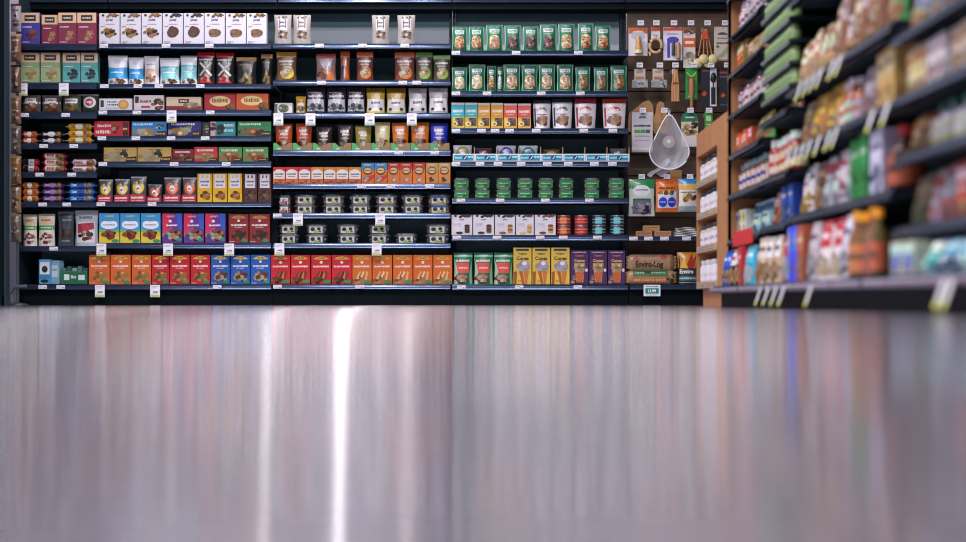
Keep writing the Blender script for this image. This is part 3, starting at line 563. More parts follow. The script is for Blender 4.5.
pouches('cookie_bag', 'bag', 'clear cookie bag with yellow badge and red band', b6, 202, xs(174, (97.3, 111.5, 179), (113.5, 128.5, 178.5), (129.3, 145.3, 176)), '#5c5a5c', cl('#e2c23a'), kind='stand', seal='#b8b8bc', seal_h=.06, extra=lowlabel())
pouches('cookie_bag', 'bag', 'short clear cookie bag with orange badge', b6, 202, xs(184, (146.8, 161)), '#4c4848', cl('#e2562c'), seal='#a8a8ac', seal_h=.05, extra=lowlabel())
pouches('cookie_bag', 'bag', 'tall clear cookie bag with orange badge and red band', b6, 202, xs(177, (163, 180), (181.5, 196.2)), '#5a5658', cl('#e8643a'), seal='#b8b8bc', seal_h=.06, extra=lowlabel())
th = lambda c: [('r', .14, .5, .86, .97, '#dcd8e2'), ('r', .3, .84, .42, .94, c), ('r', .58, .84, .7, .94, c), ('l', .22, .8, .72, .07, '#334'), ('l', .26, .74, .6, .05, '#556')]
boxes('thin_cookie_box', 'box', 'yellow cookie thins box', b6, 202, xs(173.5, (197, 211.8), (212.3, 226.8), (227.5, 242)), '#dcae22', th('#e0b838')+[('x', .55, .25, .26, .1, ['#b8742c', '#8a4e20', '#d8984a'], 10, .13)], side='#b8901c')
boxes('thin_cookie_box', 'box', 'dark brown cookie thins box', b6, 202, xs(173.5, (243, 257), (257.8, 271.2)), '#4c2a24', th('#6a4438')+[('x', .5, .25, .34, .13, ['#8a5c44', '#3a1c16', '#a87a5c'], 14, .12)])
b7 = 'on seventh shelf of second bay'
def crk(a, pile, extra=[], top='#e8c85a'):
    return [('p', [(.1, .86), (.3, .93), (.5, .95), (.7, .93), (.9, .86), (.5, .84)], top), ('t', "ANNIE'S", .5, .895, .055, '#8a3a1c', .55), ('e', .5, .77, .07, .04, '#efe4dc')]+extra+[('l', .12, .88, .62, .07, '#f6ecea'), ('l', .3, .7, .55, .03, '#ecd8d4'), ('x', .52, .26, .36, .15, pile, 22, .085), ('e', .8, .09, .17, .055, '#2c8a5a'), ('l', .05, .3, .05, .025, '#f0e0d8')]
boxes('cracker_box', 'box', 'sky blue cracker box with cloud and brown cookies', b7, 243, xs(213.2, (98.7, 119.3), (119.8, 140), (140.5, 160.5)), '#3a9fd6', [('r', 0, 0, 1, .36, '#d8c43a'), ('p', [(0, .36), (1, .36), (1, .44), (.5, .4), (0, .46)], '#8aba3c'), ('t', "ANNIE'S", .5, .9, .06, '#e8d84a', .6), ('e', .5, .6, .42, .13, '#eef0f6'), ('e', .3, .64, .2, .1, '#eef0f6'), ('e', .7, .64, .2, .1, '#eef0f6'), ('l', .2, .8, .61, .05, '#7a8ab8'), ('x', .48, .3, .26, .1, ['#a8401e', '#c8642c', '#6a2412'], 16, .1), ('e', .8, .08, .18, .055, '#2c8a5a')], side='#2c7cab')
boxes('cracker_box', 'box', 'magenta, purple and blue cracker box', b7, 243, xs(213.5, (162.2, 182.3), (183.3, 203.8), (205, 225.5)), '#6a2c8c', [('p', [(0, 1), (.45, 1), (.25, .5), (0, .45)], '#d4275a'), ('p', [(.7, 1), (1, 1), (1, .4), (.8, .5)], '#2a5ac0'), ('p', [(0, .45), (.5, .55), (.45, .2), (0, .2)], '#c8386a'), ('t', "ANNIE'S", .42, .9, .06, '#f0c8a0', .6), ('e', .4, .74, .08, .05, '#f0e0e8'), ('l', .2, .75, .6, .07, '#f4ecf4'), ('x', .5, .28, .42, .15, ['#e8b84a', '#2a6ac0', '#2c2040', '#d8e0e8', '#d86a2c'], 30, .08), ('e', .85, .12, .14, .06, '#2c8a5a')])
boxes('cracker_box', 'box', 'dark maroon cracker box with chocolate cookies', b7, 243, xs(214, (228.3, 248.5), (249, 269.8)), '#8a2424', crk(0, ['#4a1c14', '#6a3020', '#a8683c'], top='#c89a4a'), side='#6a1818')
b8 = 'on bottom shelf of second bay'
hole = [('x', .5, .26, .4, .15, ['#d8a83a', '#b87a24'], 16, .09)]
boxes('cracker_box', 'box', 'orange cracker box with cheese crackers', b8, 284.5, xs(254.8, (88.8, 109.8), (110.3, 130.8), (131.3, 150.8)), '#d8641e', crk(0, ['#e8a44a', '#c87a24', '#f0c47a'], top='#dcb83a'), side='#b0501a')
boxes('cracker_box', 'box', 'red cracker box with golden crackers', b8, 284.5, xs(254.8, (151.2, 169), (169.5, 189.8), (190.3, 210)), '#c4191e', crk(0, ['#d89a4a', '#a85c24', '#e8bc7a'], top='#e0c03a'), side='#9a1418')
boxes('cracker_box', 'box', 'blue cracker box with mixed snack picture', b8, 284.5, xs(254.8, (210.4, 229.7), (230.2, 250), (250.5, 270.5)), '#1a5ab4', crk(0, ['#e8c07a', '#8a2c24', '#f0e4c8', '#7a4a24'], top='#e8d04a'), side='#14458a')

# bay 3 ------------------------------------------------
c1 = 'on top shelf of third bay'
pouches('cookie_bag', 'bag', 'pale beige paper cookie bag with dark drawing', c1, 43.7, xs(14, (273.3, 290.8, 13.6), (292.2, 310.2, 13.6), (371.3, 389, 14), (397, 415, 14)), '#a59c98', [('r', .24, .48, .78, .93, '#c4c0c4'), ('x', .5, .9, .3, .05, ['#3a3432', '#7a5a4a'], 10, .05), ('r', .3, .55, .36, .85, '#4a4a54'), ('r', .66, .55, .72, .85, '#4a4a54'), ('l', .36, .66, .74, .06, '#3a3a44'), ('l', .36, .66, .62, .05, '#556'), ('x', .5, .34, .32, .1, ['#5c4434', '#b89a84', '#8a6a54', '#3a2c28'], 18, .07)], seal='#c8beb8', seal_h=.05)
c2 = 'on second shelf of third bay'
def nut(top, badge, bg='#e2d4c4'): return [('l', .12, .88, .68, .08, '#d8d4d8'), ('l', .2, .8, .57, .05, '#b8b0b0'), ('e', .55, .3, .36, .22, badge), ('x', .5, .3, .28, .15, ['#ecdcc0', '#d8b484', '#f4ecd8', '#b8845a'], 16, .1)]
pouches('nut_bag', 'bag', 'nut bag with gold header and yellow circle', c2, 80.5, xs(51, (275.5, 296)), '#6a4a34', nut(0, '#d8c22c'), seal='#c08a22', seal_h=.18)
pouches('nut_bag', 'bag', 'creased nut bag with dark red header', c2, 80.5, xs(52.5, (315.3, 335.5)), '#8a7270', [('p', [(.1, .8), (.9, .8), (.5, .3)], '#a8a0a8'), ('p', [(.45, .25), (.6, .6), (.7, .3)], '#e0e0e8'), ('x', .3, .25, .2, .16, ['#c88a5a', '#8a4a34'], 10, .1), ('r', .6, .05, .9, .4, '#c8703a')], seal='#9a3022', seal_h=.18)
pouches('nut_bag', 'bag', 'nut bag with orange header turned edge on', c2, 80.5, xs(50.5, (339.8, 349.3)), '#9a5a3a', [('p', [(.2, .1), (.8, .1), (.6, .75)], '#b8b8c8'), ('r', .1, .08, .4, .5, '#2a3a5a'), ('r', .5, .1, .9, .5, '#c8642c')], seal='#c0501e', seal_h=.18)
pouches('nut_bag', 'bag', 'nut bag with orange header and orange circle', c2, 80.5, xs(51, (356, 373), (394, 414.5)), '#6c3c2c', nut(0, '#e07a24'), seal='#cc5a1c', seal_h=.18)
pouches('nut_bag', 'bag', 'nut bag with green header and green circle', c2, 80.5, xs(51, (415, 432.6, 51), (433, 450.3, 54)), '#4c4238', nut(0, '#8cbc3c'), seal='#5c9a34', seal_h=.17)
c3 = 'on third shelf of third bay'
boxes('snack_carton', 'box', 'low white and black snack carton', c3, 113, xs(103, (274.5, 292.5)), '#d0d0d0', [('e', .5, .5, .3, .4, '#3a4440'), ('x', .5, .5, .24, .3, ['#8a9a7a', '#d8d8c8', '#5c4a3a'], 12, .06), ('r', .02, .1, .16, .9, '#4a4a50')])
pouches('snack_bag', 'bag', 'narrow yellow and white snack bag', c3, 113, [(295, 305, 95.5)], '#dcaa2c', [('r', .1, .1, .9, .6, '#e8e4dc'), ('l', .15, .85, .7, .08, '#7a5a1a'), ('x', .5, .3, .3, .14, TANS, 10, .12)], seal='#d8a020')
pz = [('r', .05, .1, .95, .55, '#c4c8d0'), ('l', .12, .9, .66, .1, '#e8e4ea'), ('l', .12, .8, .8, .05, '#c8c0cc'), ('x', .5, .25, .4, .12, ['#5c6670', '#8a949c', '#3c3034', '#a8b0b8'], 24, .07)]
pouches('chocolate_pouch', 'bag', 'dark plum pouch with silver lower half', c3, 113, xs(86.5, (305.3, 325), (326, 345.8), (346.2, 365)), '#35262e', pz, seal='#2c2026')
pouches('snack_pouch', 'bag', 'gold topped pouch with white panel', c3, 113, xs(87, (365.8, 384.8), (386, 405.5)), '#c2a236', [('r', .04, .1, .96, .56, '#e2dfe2'), ('r', 0, .8, 1, .98, '#8a6a22'), ('l', .25, .75, .42, .1, '#3a3a3a'), ('e', .2, .18, .09, .06, '#5a4a34'), ('e', .8, .18, .09, .06, '#5a4a34'), ('r', 0, 0, 1, .1, '#d8c23a')], seal='#9a7c2a', seal_h=.06)
pouches('snack_pouch', 'bag', 'silver grey pouch with white panel', c3, 113, xs(87, (408, 426.8), (428.5, 448)), '#b2acae', [('r', .04, .1, .96, .6, '#e6e4e8'), ('l', .25, .75, .44, .12, '#3a3638'), ('e', .2, .18, .09, .06, '#3a3032'), ('e', .8, .18, .09, .06, '#3a3032'), ('p', [(.55, .97), (.95, .97), (.95, .7)], '#d2d0d4')], seal='#a8a2a6', seal_h=.06)
c4 = 'on fourth shelf of third bay'
bt = lambda f: [('l', .2, .75, .72, .13, '#f4ece8'), ('l', .3, .8, .6, .09, '#f0e4e0'), ('x', .5, .28, .3, .16, f, 12, .11), ('l', .2, .8, .46, .04, '#e8d8d0')]
pouches('bark_pouch', 'bag', 'orange red snack pouch', c4, 149.75, xs(122.5, (274.5, 292, 123), (295, 311.2, 122.5)), '#c8501e', bt(['#8a3a24', '#5a2418', '#e0a07a']), kind='taper', seal='#c04a1c')
pouches('bark_pouch', 'bag', 'dark brown snack pouch', c4, 149.75, xs(125, (315.2, 331.5, 126), (336.8, 352.6, 123.5)), '#33241f', bt(['#5c4038', '#b09a90', '#2a1814']), kind='taper', seal='#2c201c')
pouches('bark_pouch', 'bag', 'olive yellow snack pouch', c4, 149.75, [(354.5, 371, 125)], '#a09038', bt(['#6a4a24', '#e0d4a0']), kind='taper', seal='#8a7c30')
pouches('bark_pouch', 'bag', 'pale yellow snack pouch standing tall', c4, 149.75, [(374.3, 389.8, 121.5)], '#e0d894', bt(['#8a4a24', '#f4ecd0', '#b0883a']), kind='taper', seal='#d6cc84')
pouches('bark_pouch', 'bag', 'bright orange snack pouch', c4, 149.75, xs(122, (391.6, 408.6), (410.5, 429, 121.5)), '#e07c1c', bt(['#e8d0b0', '#c8a078', '#7a3a1c']), kind='taper', seal='#d8721a')
pouches('bark_pouch', 'bag', 'royal blue snack pouch', c4, 149.75, [(430, 447.8, 122)], '#1c35c4', bt(['#b88a6a', '#e8dcd0', '#4a2418']), kind='taper', seal='#182ea8')
def bark_tray(i, x0, x1):
    w_ = (x1-x0)*9.262/F; h_ = .052; d = .14; t = .0018; b = MB()
    b.add([(-w_/2, 0, 0), (w_/2, 0, 0), (w_/2, 0, h_*.95), (w_*.28, 0, h_*.95), (w_*.1, 0, h_*.5), (-w_*.15, 0, h_*.5), (-w_*.35, 0, h_*.95), (-w_/2, 0, h_*.95)], [(0, 1, 2, 3, 4, 5, 6, 7)], '#8a6a48')
    b.add([(-w_/2, t, 0), (w_/2, t, 0), (w_/2, t, h_*.95), (w_*.28, t, h_*.95), (w_*.1, t, h_*.5), (-w_*.15, t, h_*.5), (-w_*.35, t, h_*.95), (-w_/2, t, h_*.95)], [(7, 6, 5, 4, 3, 2, 1, 0)], '#7a5c40')
    b.add([(-w_/2, -.0006, 0), (-w_*.05, -.0006, 0), (-w_*.15, -.0006, h_*.5), (-w_*.35, -.0006, h_*.95), (-w_/2, -.0006, h_*.95)], [(0, 1, 2, 3, 4)], '#4f9a5a')
    b.box(-w_/2, w_/2, t, d, 0, .001, '#7a5c40'); b.box(-w_/2, w_/2, d-t, d, 0, h_, '#7a5c40')
    for s in (-1, 1): b.box(min(s*w_/2, s*(w_/2-t)), max(s*w_/2, s*(w_/2-t)), 0, d, 0, h_*.9, '#7a5c40')
    b.box(-w_*.3, -w_*.12, -.0012, -.0006, h_*.12, h_*.22, '#dfe8d8')
    return b.mesh('display_tray', 'card'), w_
tm, tw = bark_tray(0, 273.5, 292.9)
for i in range(9):
    x = 273.3+19.6*i
    o = instance('display_tray', [('display_tray', tm, [])], (PX(x+9.8, 9.262), 9.262, PZ(150)+.0002))
    setp(o, 'green and brown cardboard display tray, '+ordinal(i, 9)+' under the snack pouches in third bay', 'tray', 'cardboard display trays in third bay')
c5 = 'on fifth shelf of third bay'
def rp(t, lo): return [('r', 0, .78, 1, 1, t), ('r', 0, 0, 1, .3, lo), ('r', .04, .3, .96, .74, '#e6e2e0'), ('e', .5, .72, .36, .14, '#e6e2e0'), ('l', .15, .85, .58, .1, '#26242a'), ('l', .2, .8, .44, .05, '#a03a2c'), ('p', [(0, .3), (.35, .2), (.7, .28), (1, .16), (1, 0), (0, 0)], lo), ('x', .4, .12, .35, .08, ['#c87a3c', '#8a3a1c'], 8, .09)]
boxes('cracker_carton', 'box', 'small white and orange red carton', c5, 183.5, xs(167, (272.8, 285.2), (285.4, 298), (298.2, 310.7)), '#c8341e', rp('#cc2e22', '#c8642c'))
boxes('cracker_carton', 'box', 'small white and amber carton', c5, 183.5, xs(167, (310.9, 323.2), (323.4, 335.8), (336, 348.4), (348.6, 361)), '#d88a2c', rp('#dc8c34', '#c8602a'))
def rt(t): return [('r', 0, .66, 1, 1, t), ('l', .2, .8, .9, .06, '#f0e8e0'), ('e', .5, .62, .38, .2, '#6a4424'), ('e', .5, .64, .3, .13, '#e0b880'), ('l', .25, .75, .64, .06, '#3a2a20'), ('p', [(.2, .3), (1, .44), (1, .3), (.5, .1)], '#c8342a'), ('x', .32, .22, .2, .1, ['#f0e8e0', '#e0b8a8'], 9, .09)]
boxes('cracker_carton', 'box', 'orange carton with blue top', c5, 183.5, xs(162.7, (361.3, 374), (374.3, 387)), '#dd7426', rt('#2a92cc'))
boxes('cracker_carton', 'box', 'orange carton with red top', c5, 183.5, xs(162.7, (387.3, 399.8), (400, 412.4), (412.7, 425.4)), '#dd7426', rt('#cc2c24')[:5]+[('x', .5, .2, .25, .1, ['#f0e4d8', '#e8c8a8'], 10, .08)])
boxes('cracker_carton', 'box', 'orange carton with tan top', c5, 183.5, xs(162.7, (425.8, 438), (438.2, 450.4)), '#dd8a36', rt('#d2a860')[:5]+[('x', .5, .2, .25, .1, ['#f0e4d8', '#4a3020'], 10, .08)])
def clamshell(w_, h_, d, label, food, lidcol='#8a98a4', seed=1, opaque=None, lwf=.6):
    """clear tub: tray, lid, paper label, food"""
    t = MB(); hb = h_*.78; r0, r1 = .88, .97; n = 28
    def ring(k, z): 
        out = []
        for i in range(n):
            a = 2*PI*i/n; c, s = math.cos(a), math.sin(a); q = (abs(c)**4+abs(s)**4)**-.25
            out.append((w_/2*k*c*q, d/2*k*s*q, z))
        return out
    def shell(b, rings, col):
        vs = [p for r_ in rings for p in r_]; b.add(vs, [(j*n+k, j*n+(k+1) % n, (j+1)*n+(k+1) % n, (j+1)*n+k) for j in range(len(rings)-1) for k in range(n)], col, True)
    shell(t, [ring(r0*.96, 0), ring(r0, .004), ring(r1*.98, hb*.95), ring(1.0, hb)], '#9aa8b0'); t.add(ring(r0*.96, 0), [tuple(range(n))[::-1]], '#9aa8b0')
    l = MB(); shell(l, [ring(1.03, hb), ring(1.03, hb+h_*.05), ring(.93, hb+h_*.07), ring(.9, h_)], lidcol); l.add(ring(.9, h_), [tuple(range(n))], lidcol)
    rm = MB(); shell(rm, [ring(1.035, hb-.001), ring(1.045, hb+h_*.02), ring(1.035, hb+h_*.04)], tuple(q*.6 for q in lin(lidcol)))
    c = MB(); rnd = random.Random(seed)
    c.box(-w_*.43, w_*.43, -d*.38, d*.38, .003, hb*.5, food[0], .003)
    for i in range(22):
        c.blob((rnd.uniform(-.42, .42)*w_, rnd.choice([-.37, -.33, -.1, .1])*d, hb*rnd.uniform(.2, .85)), (w_*.07, d*.06, h_*.1), food[i % len(food)], 4, 6)
    p = MB(); lw = w_*lwf; f = lambda u, v, o: ((u-.5)*lw, -d/2*.99-.0015-o, hb*(.06+.88*v))
    p.box(-lw/2, lw/2, -d/2*.99-.0014, -d/2*.99-.0005, hb*.06, hb*.94, '#d8d4cc'); art(p, f, lw, hb*.88, label, seed=seed)
    return [('tray', t.mesh('tub_tray', M_CLEAR if not opaque else 'plain'), [('paper_label', p.mesh('paper_label', 'card'))]), ('lid', l.mesh('lid', M_CLEAR if not opaque else 'plain'), [('rim', rm.mesh('rim', 'film'))]), ('food', c.mesh('food', 'card'), [])]
labs = [('e', .25, .55, .17, .3, '#2c2430'), ('e', .72, .62, .14, .24, '#24202c'), ('r', .35, .05, .6, .4, '#a8bc3c'), ('p', [(.6, .1), (.95, .1), (.8, .5)], '#5c8a34'), ('l', .1, .9, .92, .1, '#888')]
def stacks(name, cat, desc, place, ybot, spans, hpx, parts, w0, h0, d0, grp, overlap=1.0, Y=9.285):
    for i, (x0, x1, ns) in enumerate(spans):
        for k in range(ns):
            o = instance(name, parts, (PX((x0+x1)/2, Y), Y+d0/2, PZ(ybot, Y0)+k*h0*overlap+.0005), (0, 0, 0), ((x1-x0)*Y/F/w0, 1, 1))
            pos = 'standing alone ' if ns == 1 else ('lower tub of ' if k == 0 else 'upper tub of ')
            if cat == 'can': pos = pos.replace('tub', 'can')
            n = len(spans)
            lab = desc+', '+(pos+('the '+('' if n == 1 else (['left', 'right'][i] if n == 2 else ('leftmost' if i == 0 else 'rightmost' if i == n-1 else (NTH[i+1] if n > 3 else 'middle')))+' ')+'stack ' if ns > 1 else ''))+place
            setp(o, lab, cat, grp)
c6 = 'on sixth shelf of third bay'; c7 = 'on seventh shelf of third bay'
h6 = 9.2*9.285/F
P6 = clamshell(.15, h6, .12, labs, ['#8a4a34', '#c8985a', '#3a6a3c', '#e0c8a8'], seed=4)
P6b = clamshell(.15, h6, .12, labs, ['#3a2c28', '#5a4434', '#6a7a74', '#8a8a84'], seed=9)
stacks('snack_tub', 'tub', 'clear tub of trail mix', c6, 213, [(293.5, 316, 2), (321.5, 345, 2)], 9, P6, .15, h6, .12, 'clear tubs on sixth shelf of third bay', 1.03)
stacks('snack_tub', 'tub', 'clear tub of dark snacks', c6, 213, [(349, 371.5, 2)], 9, P6b, .15, h6, .12, 'clear tubs on sixth shelf of third bay', 1.03)
stacks('snack_tub', 'tub', 'clear tub of nuts with bright label', c6, 213, [(374.5, 398, 2)], 9, P6, .15, h6, .12, 'clear tubs on sixth shelf of third bay', 1.03)
stacks('snack_tub', 'tub', 'clear tub of brown pieces with label', c6, 213, [(401, 424, 2)], 9, P6b, .15, h6, .12, 'clear tubs on sixth shelf of third bay', 1.03)
stacks('snack_tub', 'tub', 'clear tub with blue tinted lid', c6, 213, [(427, 450.3, 2)], 9, clamshell(.15, h6, .12, labs+[('r', 0, .85, 1, 1, '#2a5aa8')], ['#a8603a', '#d8a86a', '#4a7a44', '#7a2c24'], lidcol='#4a6aa8', seed=14), .15, h6, .12, 'clear tubs on sixth shelf of third bay', 1.03)
hc = 8.9*9.285/F
stacks('snack_cup', 'tub', 'narrow cup with pink nuts and pale lid', c6, 213, [(278, 290.5, 2)], 9, clamshell(.086, hc, .09, [('r', 0, .6, 1, 1, '#dfe0e4'), ('l', .2, .8, .75, .2, '#6a7a74'), ('x', .5, .3, .4, .25, ['#d8785a', '#e8b09a', '#a84a34'], 14, .1)], ['#d8785a', '#e8b09a', '#3a7a4a'], seed=3), .086, hc, .09, 'cups on sixth shelf of third bay', 1.0)
h7 = 9.5*9.285/F
P7 = clamshell(.15, h7, .12, labs, ['#3a3430', '#5c5048', '#7a8288', '#2c2a2c'], seed=7)
stacks('snack_tub', 'tub', 'clear tub with green and cream label', c7, 243, [(278.2, 299, 2), (305, 327, 2), (336.3, 358.8, 2), (367.8, 390, 2), (394.3, 417.3, 1), (425, 449.3, 2)], 9, P7, .15, h7, .12, 'clear tubs on seventh shelf of third bay', 1.03)
c8 = 'on bottom shelf of third bay'
grah = lambda p: [('p', [(.1, .86), (.3, .93), (.5, .95), (.7, .93), (.9, .86), (.5, .84)], '#e0b84a'), ('t', "ANNIE'S", .5, .895, .055, '#8a2a1c', .55), ('e', .5, .75, .08, .045, '#f4e8da'), ('l', .1, .9, .61, .07, '#f8ecea')]+[('p', [(.08+.14*i, .10+.05*(i % 3)), (.16+.14*i, .06+.05*(i % 3)), (.46+.09*i, .42-.04*(i % 2)), (.4+.08*i, .46-.04*(i % 2))], p[i % len(p)]) for i in range(5)]+[('x', .3, .14, .26, .1, p, 9, .07), ('e', .78, .1, .2, .06, '#2c8a5a')]
boxes('cracker_box', 'box', 'bright red cracker box with stick crackers', c8, 284.5, xs(255, (270.8, 290.3), (290.6, 310.3), (310.8, 331.2), (331.5, 351.8)), '#cc1a22', grah(['#7a3018', '#b0602c', '#5a1e10', '#c88040']), side='#9a1418')
boxes('cracker_box', 'box', 'burnt orange cracker box with noodle like crackers', c8, 284.5, xs(255, (352, 371.8), (372.2, 392.3), (392.8, 412.6), (413, 432.6), (433, 452.3)), '#d8681a', grah(['#e8b070', '#a8501c', '#f0cc98', '#c87a34']), side='#a85014')

# bay 4 ------------------------------------------------
GN = '#12714e'
def tate(food): return [('r', 0, 0, .055, .96, '#9accb4'), ('r', .945, 0, 1, .96, '#9accb4'), ('r', .06, .02, .94, .05, '#7ab89c'), ('r', .2, .7, .8, .83, '#dfe6e6'), ('t', "TATE'S", .5, .765, .08, '#2a5a4a', .5), ('l', .22, .8, .655, .025, '#9ad0b8'), ('e', .5, .5, .31, .1, food[0]), ('e', .5, .2, .31, .1, food[1]), ('r', .19, .2, .81, .5, food[0]), ('x', .5, .48, .28, .08, food, 14, .06), ('x', .5, .34, .29, .1, food, 16, .06), ('x', .5, .2, .28, .08, food, 14, .06)]  # pale side edges are highlights painted into the bag colour
F1 = ['#e0b070', '#a8502c', '#e8c894', '#c07a4a']; F2 = ['#5c3434', '#8a5a52', '#3c2424', '#a88a80']; F3 = ['#e8c890', '#d8946a', '#f0dcb4', '#e0a890']; F4 = ['#d8b07a', '#e8c89a', '#c0905a', '#f0dcb0']; F5 = ['#a8703c', '#8a5228', '#c89458', '#6a3c1c']
d1 = 'on top shelf of fourth bay'
def tates(desc, place, yb, sp, food, **k): pouches('cookie_bag', 'bag', desc, place, yb, sp, GN, tate(food), kind='stand', seal='#1c6a4c', seal_h=.06, depth=.06, **k)
tates('green cookie bag with nut studded cookies', d1, 50.5, xs(25.5, (451.8, 467.3), (468.8, 484.3)), F1, seed=2)
tates('green cookie bag with pale pink cookies', d1, 50.5, xs(23.5, (486, 503)), F3, seed=3)
tates('green cookie bag with dark chocolate cookies', d1, 50.5, xs(24, (504.3, 521), (523, 538.5, 25.3), (540, 557, 23)), F2, seed=4)
tates('green cookie bag with light crumbly cookies', d1, 50.5, xs(22.5, (558.3, 575)), F3, seed=5)
tates('green cookie bag with chocolate chip cookies', d1, 50.5, xs(22, (578, 594, 22), (595.5, 611, 24.5)), F1, seed=6)
d2 = 'on second shelf of fourth bay'
tates('green cookie bag with smooth pale cookies', d2, 91, xs(65, (451.5, 467.5, 66), (468.5, 485.5, 63.5)), ['#ecdcb8', '#e0c890', '#f4e8cc', '#e8d4a4'], seed=7)
tates('green cookie bag standing narrow with reddish cookies', d2, 91, xs(65, (487, 496)), F1, seed=8)
tates('green cookie bag turned to show white nutrition panel', d2, 91, xs(66, (497, 502.6)), ['#dfe4e6', '#dfe4e6'], seed=8)
tates('green cookie bag with chip cookies and pale band', d2, 91, xs(63.5, (503.3, 520.6), (521.5, 538), (538.6, 555.5), (556.8, 573.8)), ['#e0b88a', '#e8c8a0', '#a8643a', '#d09868'], seed=9)
tates('green cookie bag with brown oat cookies', d2, 91, xs(64.5, (575.5, 590.6, 66), (594, 608.6, 66.5), (610.8, 627.6, 64.5)), F5, seed=10)
d3 = 'on third shelf of fourth bay'
def sm(c, lo, ch): return [('r', 0, .45, 1, .92, c), ('r', 0, .92, 1, 1, '#c8ccd0'), ('l', .12, .88, .68, .12, '#f6f0e8'), ('l', .25, .75, .56, .03, '#f0e8d8'), ('r', .3, .12, .92, .42, '#5a4434'), ('x', .6, .27, .28, .12, ['#8a6a50', '#3a2c24', '#c8a888'], 14, .08), ('e', .28, .2, .2, .09, '#f0dca8'), ('e', .28, .2, .11, .05, '#8a6a3a'), ('r', 0, 0, 1, .05, lo)]
boxes('thin_cookie_box', 'box', 'slim box with aqua upper half', d3, 128.3, xs(102.5, (451.3, 464.6), (465, 477.6)), '#e0c040', sm('#2cb0c0', '#2a9aa8', 0))
boxes('thin_cookie_box', 'box', 'slim box with mustard upper half', d3, 128.3, xs(102.8, (478, 490.3), (491, 503.4)), '#e0b440', sm('#dc9a24', '#d88a20', 0))
boxes('thin_cookie_box', 'box', 'slim box with coral upper half', d3, 128.3, xs(103.5, (504, 517), (517.8, 531)), '#e8b04c', sm('#e0524c', '#e09a3c', 0))
wb = lambda t: [('e', .5, .6, .28, .14, t), ('r', .2, .5, .8, .6, '#e4e2ea'), ('l', .27, .73, .63, .07, '#f0ecea'), ('l', .2, .8, .49, .02, '#667'), ('x', .5, .29, .3, .13, ['#c08a58', '#e0b888', '#8a5430', '#d8a478'], 16, .1), ('r', .05, .1, .12, .7, t)]
pouches('cookie_bag', 'bag', 'white cookie bag with charcoal header', d3, 128.3, xs(98, (533, 551.3, 99), (552, 573, 98)), '#e4e2ea', wb('#3a3a40'), seal='#2c2c30', seal_h=.13, kind='taper')
pouches('cookie_bag', 'bag', 'white cookie bag with crimson header', d3, 128.3, xs(97.7, (574.5, 597)), '#e4dfe6', wb('#b02438'), seal='#b01e34', seal_h=.17, kind='taper')
pouches('cookie_bag', 'bag', 'white cookie bag with orange red header', d3, 128.3, xs(98, (602.5, 626.8)), '#e6e2e8', wb('#c8341e'), seal='#cc3a1e', seal_h=.15, kind='taper')
d4 = 'on fourth shelf of fourth bay'
rb = lambda a: [('e', .5, .5, .36, .4, a[0]), ('e', .5, .46, .28, .32, a[1]), ('e', .5, .4, .18, .22, a[2]), ('l', .3, .7, .4, .1, '#445')]
pouches('cookie_pack', 'bag', 'clear cookie pack with green and tan ring', d4, 161.15, xs(144.6, (453, 472)), '#dcd8e0', rb(['#7aa04a', '#b8a06a', '#e8e4e0']), kind='pillow', Y=9.33, depth=.06)
pouches('cookie_pack', 'bag', 'low dark cookie pack with red centre', d4, 161.15, xs(147.5, (474.5, 492)), '#5a4448', [('e', .5, .5, .34, .3, '#a82434'), ('l', .2, .8, .55, .14, '#e0a0a8')], kind='pillow', Y=9.33, depth=.06)
pouches('cookie_pack', 'bag', 'clear cookie pack with violet ring', d4, 161.15, xs(145, (496.5, 516)), '#d8d8e4', rb(['#4a4ab0', '#8a8ad0', '#e4e4f0']), kind='pillow', Y=9.33, depth=.06)
pouches('cookie_pack', 'bag', 'clear cookie pack with teal ring', d4, 161.15, xs(145, (519, 538)), '#d8e0e4', rb(['#1c7a8c', '#5aa8b4', '#2c4a6a']), kind='pillow', Y=9.33, depth=.06)
pouches('cookie_pack', 'bag', 'low brown cookie pack in fifth tray slot', d4, 161.15, xs(149, (543, 560)), '#7a5a3c', [('e', .5, .5, .36, .36, '#c8a070')], kind='pillow', Y=9.33, depth=.06)
pouches('cookie_pack', 'bag', 'low grey cookie pack in rightmost tray slot', d4, 161.15, xs(148, (610, 627)), '#6a6a70', [('p', [(.1, .4), (.5, .8), (.6, .6)], '#d8d8e0'), ('r', .5, .4, .9, .6, '#b85a44')], kind='pillow', Y=9.33, depth=.06)
w4 = (22.0)*9.262/F; b = MB(); hh = .054
b.box(-w4/2+.0006, w4/2-.0006, 0, .002, 0, hh, '#d8dce4')
art(b, lambda u, v, o: ((u-.5)*w4, -o, v*hh), w4, hh, [('r', .06, .14, .94, .86, '#1c8aa4'), ('l', .1, .5, .5, .3, '#a8d8e4'), ('e', .55, .5, .12, .28, '#1c3a7a'), ('l', .68, .92, .6, .25, '#bce4ec'), ('p', [(.5, .3), (.6, .7), (.64, .7), (.54, .3)], '#d8eef4')])
b.box(-w4/2, w4/2, .002, .3, 0, .0015, '#b8bcc4')
front = b.mesh('tray_front', 'card')
b = MB(); b.box(w4/2-.004, w4/2-.0008, .004, .3, .002, .105, '#4c4a48'); b.box(w4/2-.005, w4/2-.0002, .002, .012, .002, .1, '#a89478'); div = b.mesh('divider', 'card')
for i in range(8):
    o = instance('divided_tray', [('tray_front', front, []), ('divider', div, [])], (PX(452.8+22.1*i+11, 9.262), 9.262, PZ(161.5)+.0003))
    setp(o, 'white cookie tray slot with teal front label, '+ordinal(i, 8)+' in fourth bay', 'tray', 'teal labelled tray slots in fourth bay')
d5 = 'on fifth shelf of fourth bay'; h5 = 10.2*9.285/F
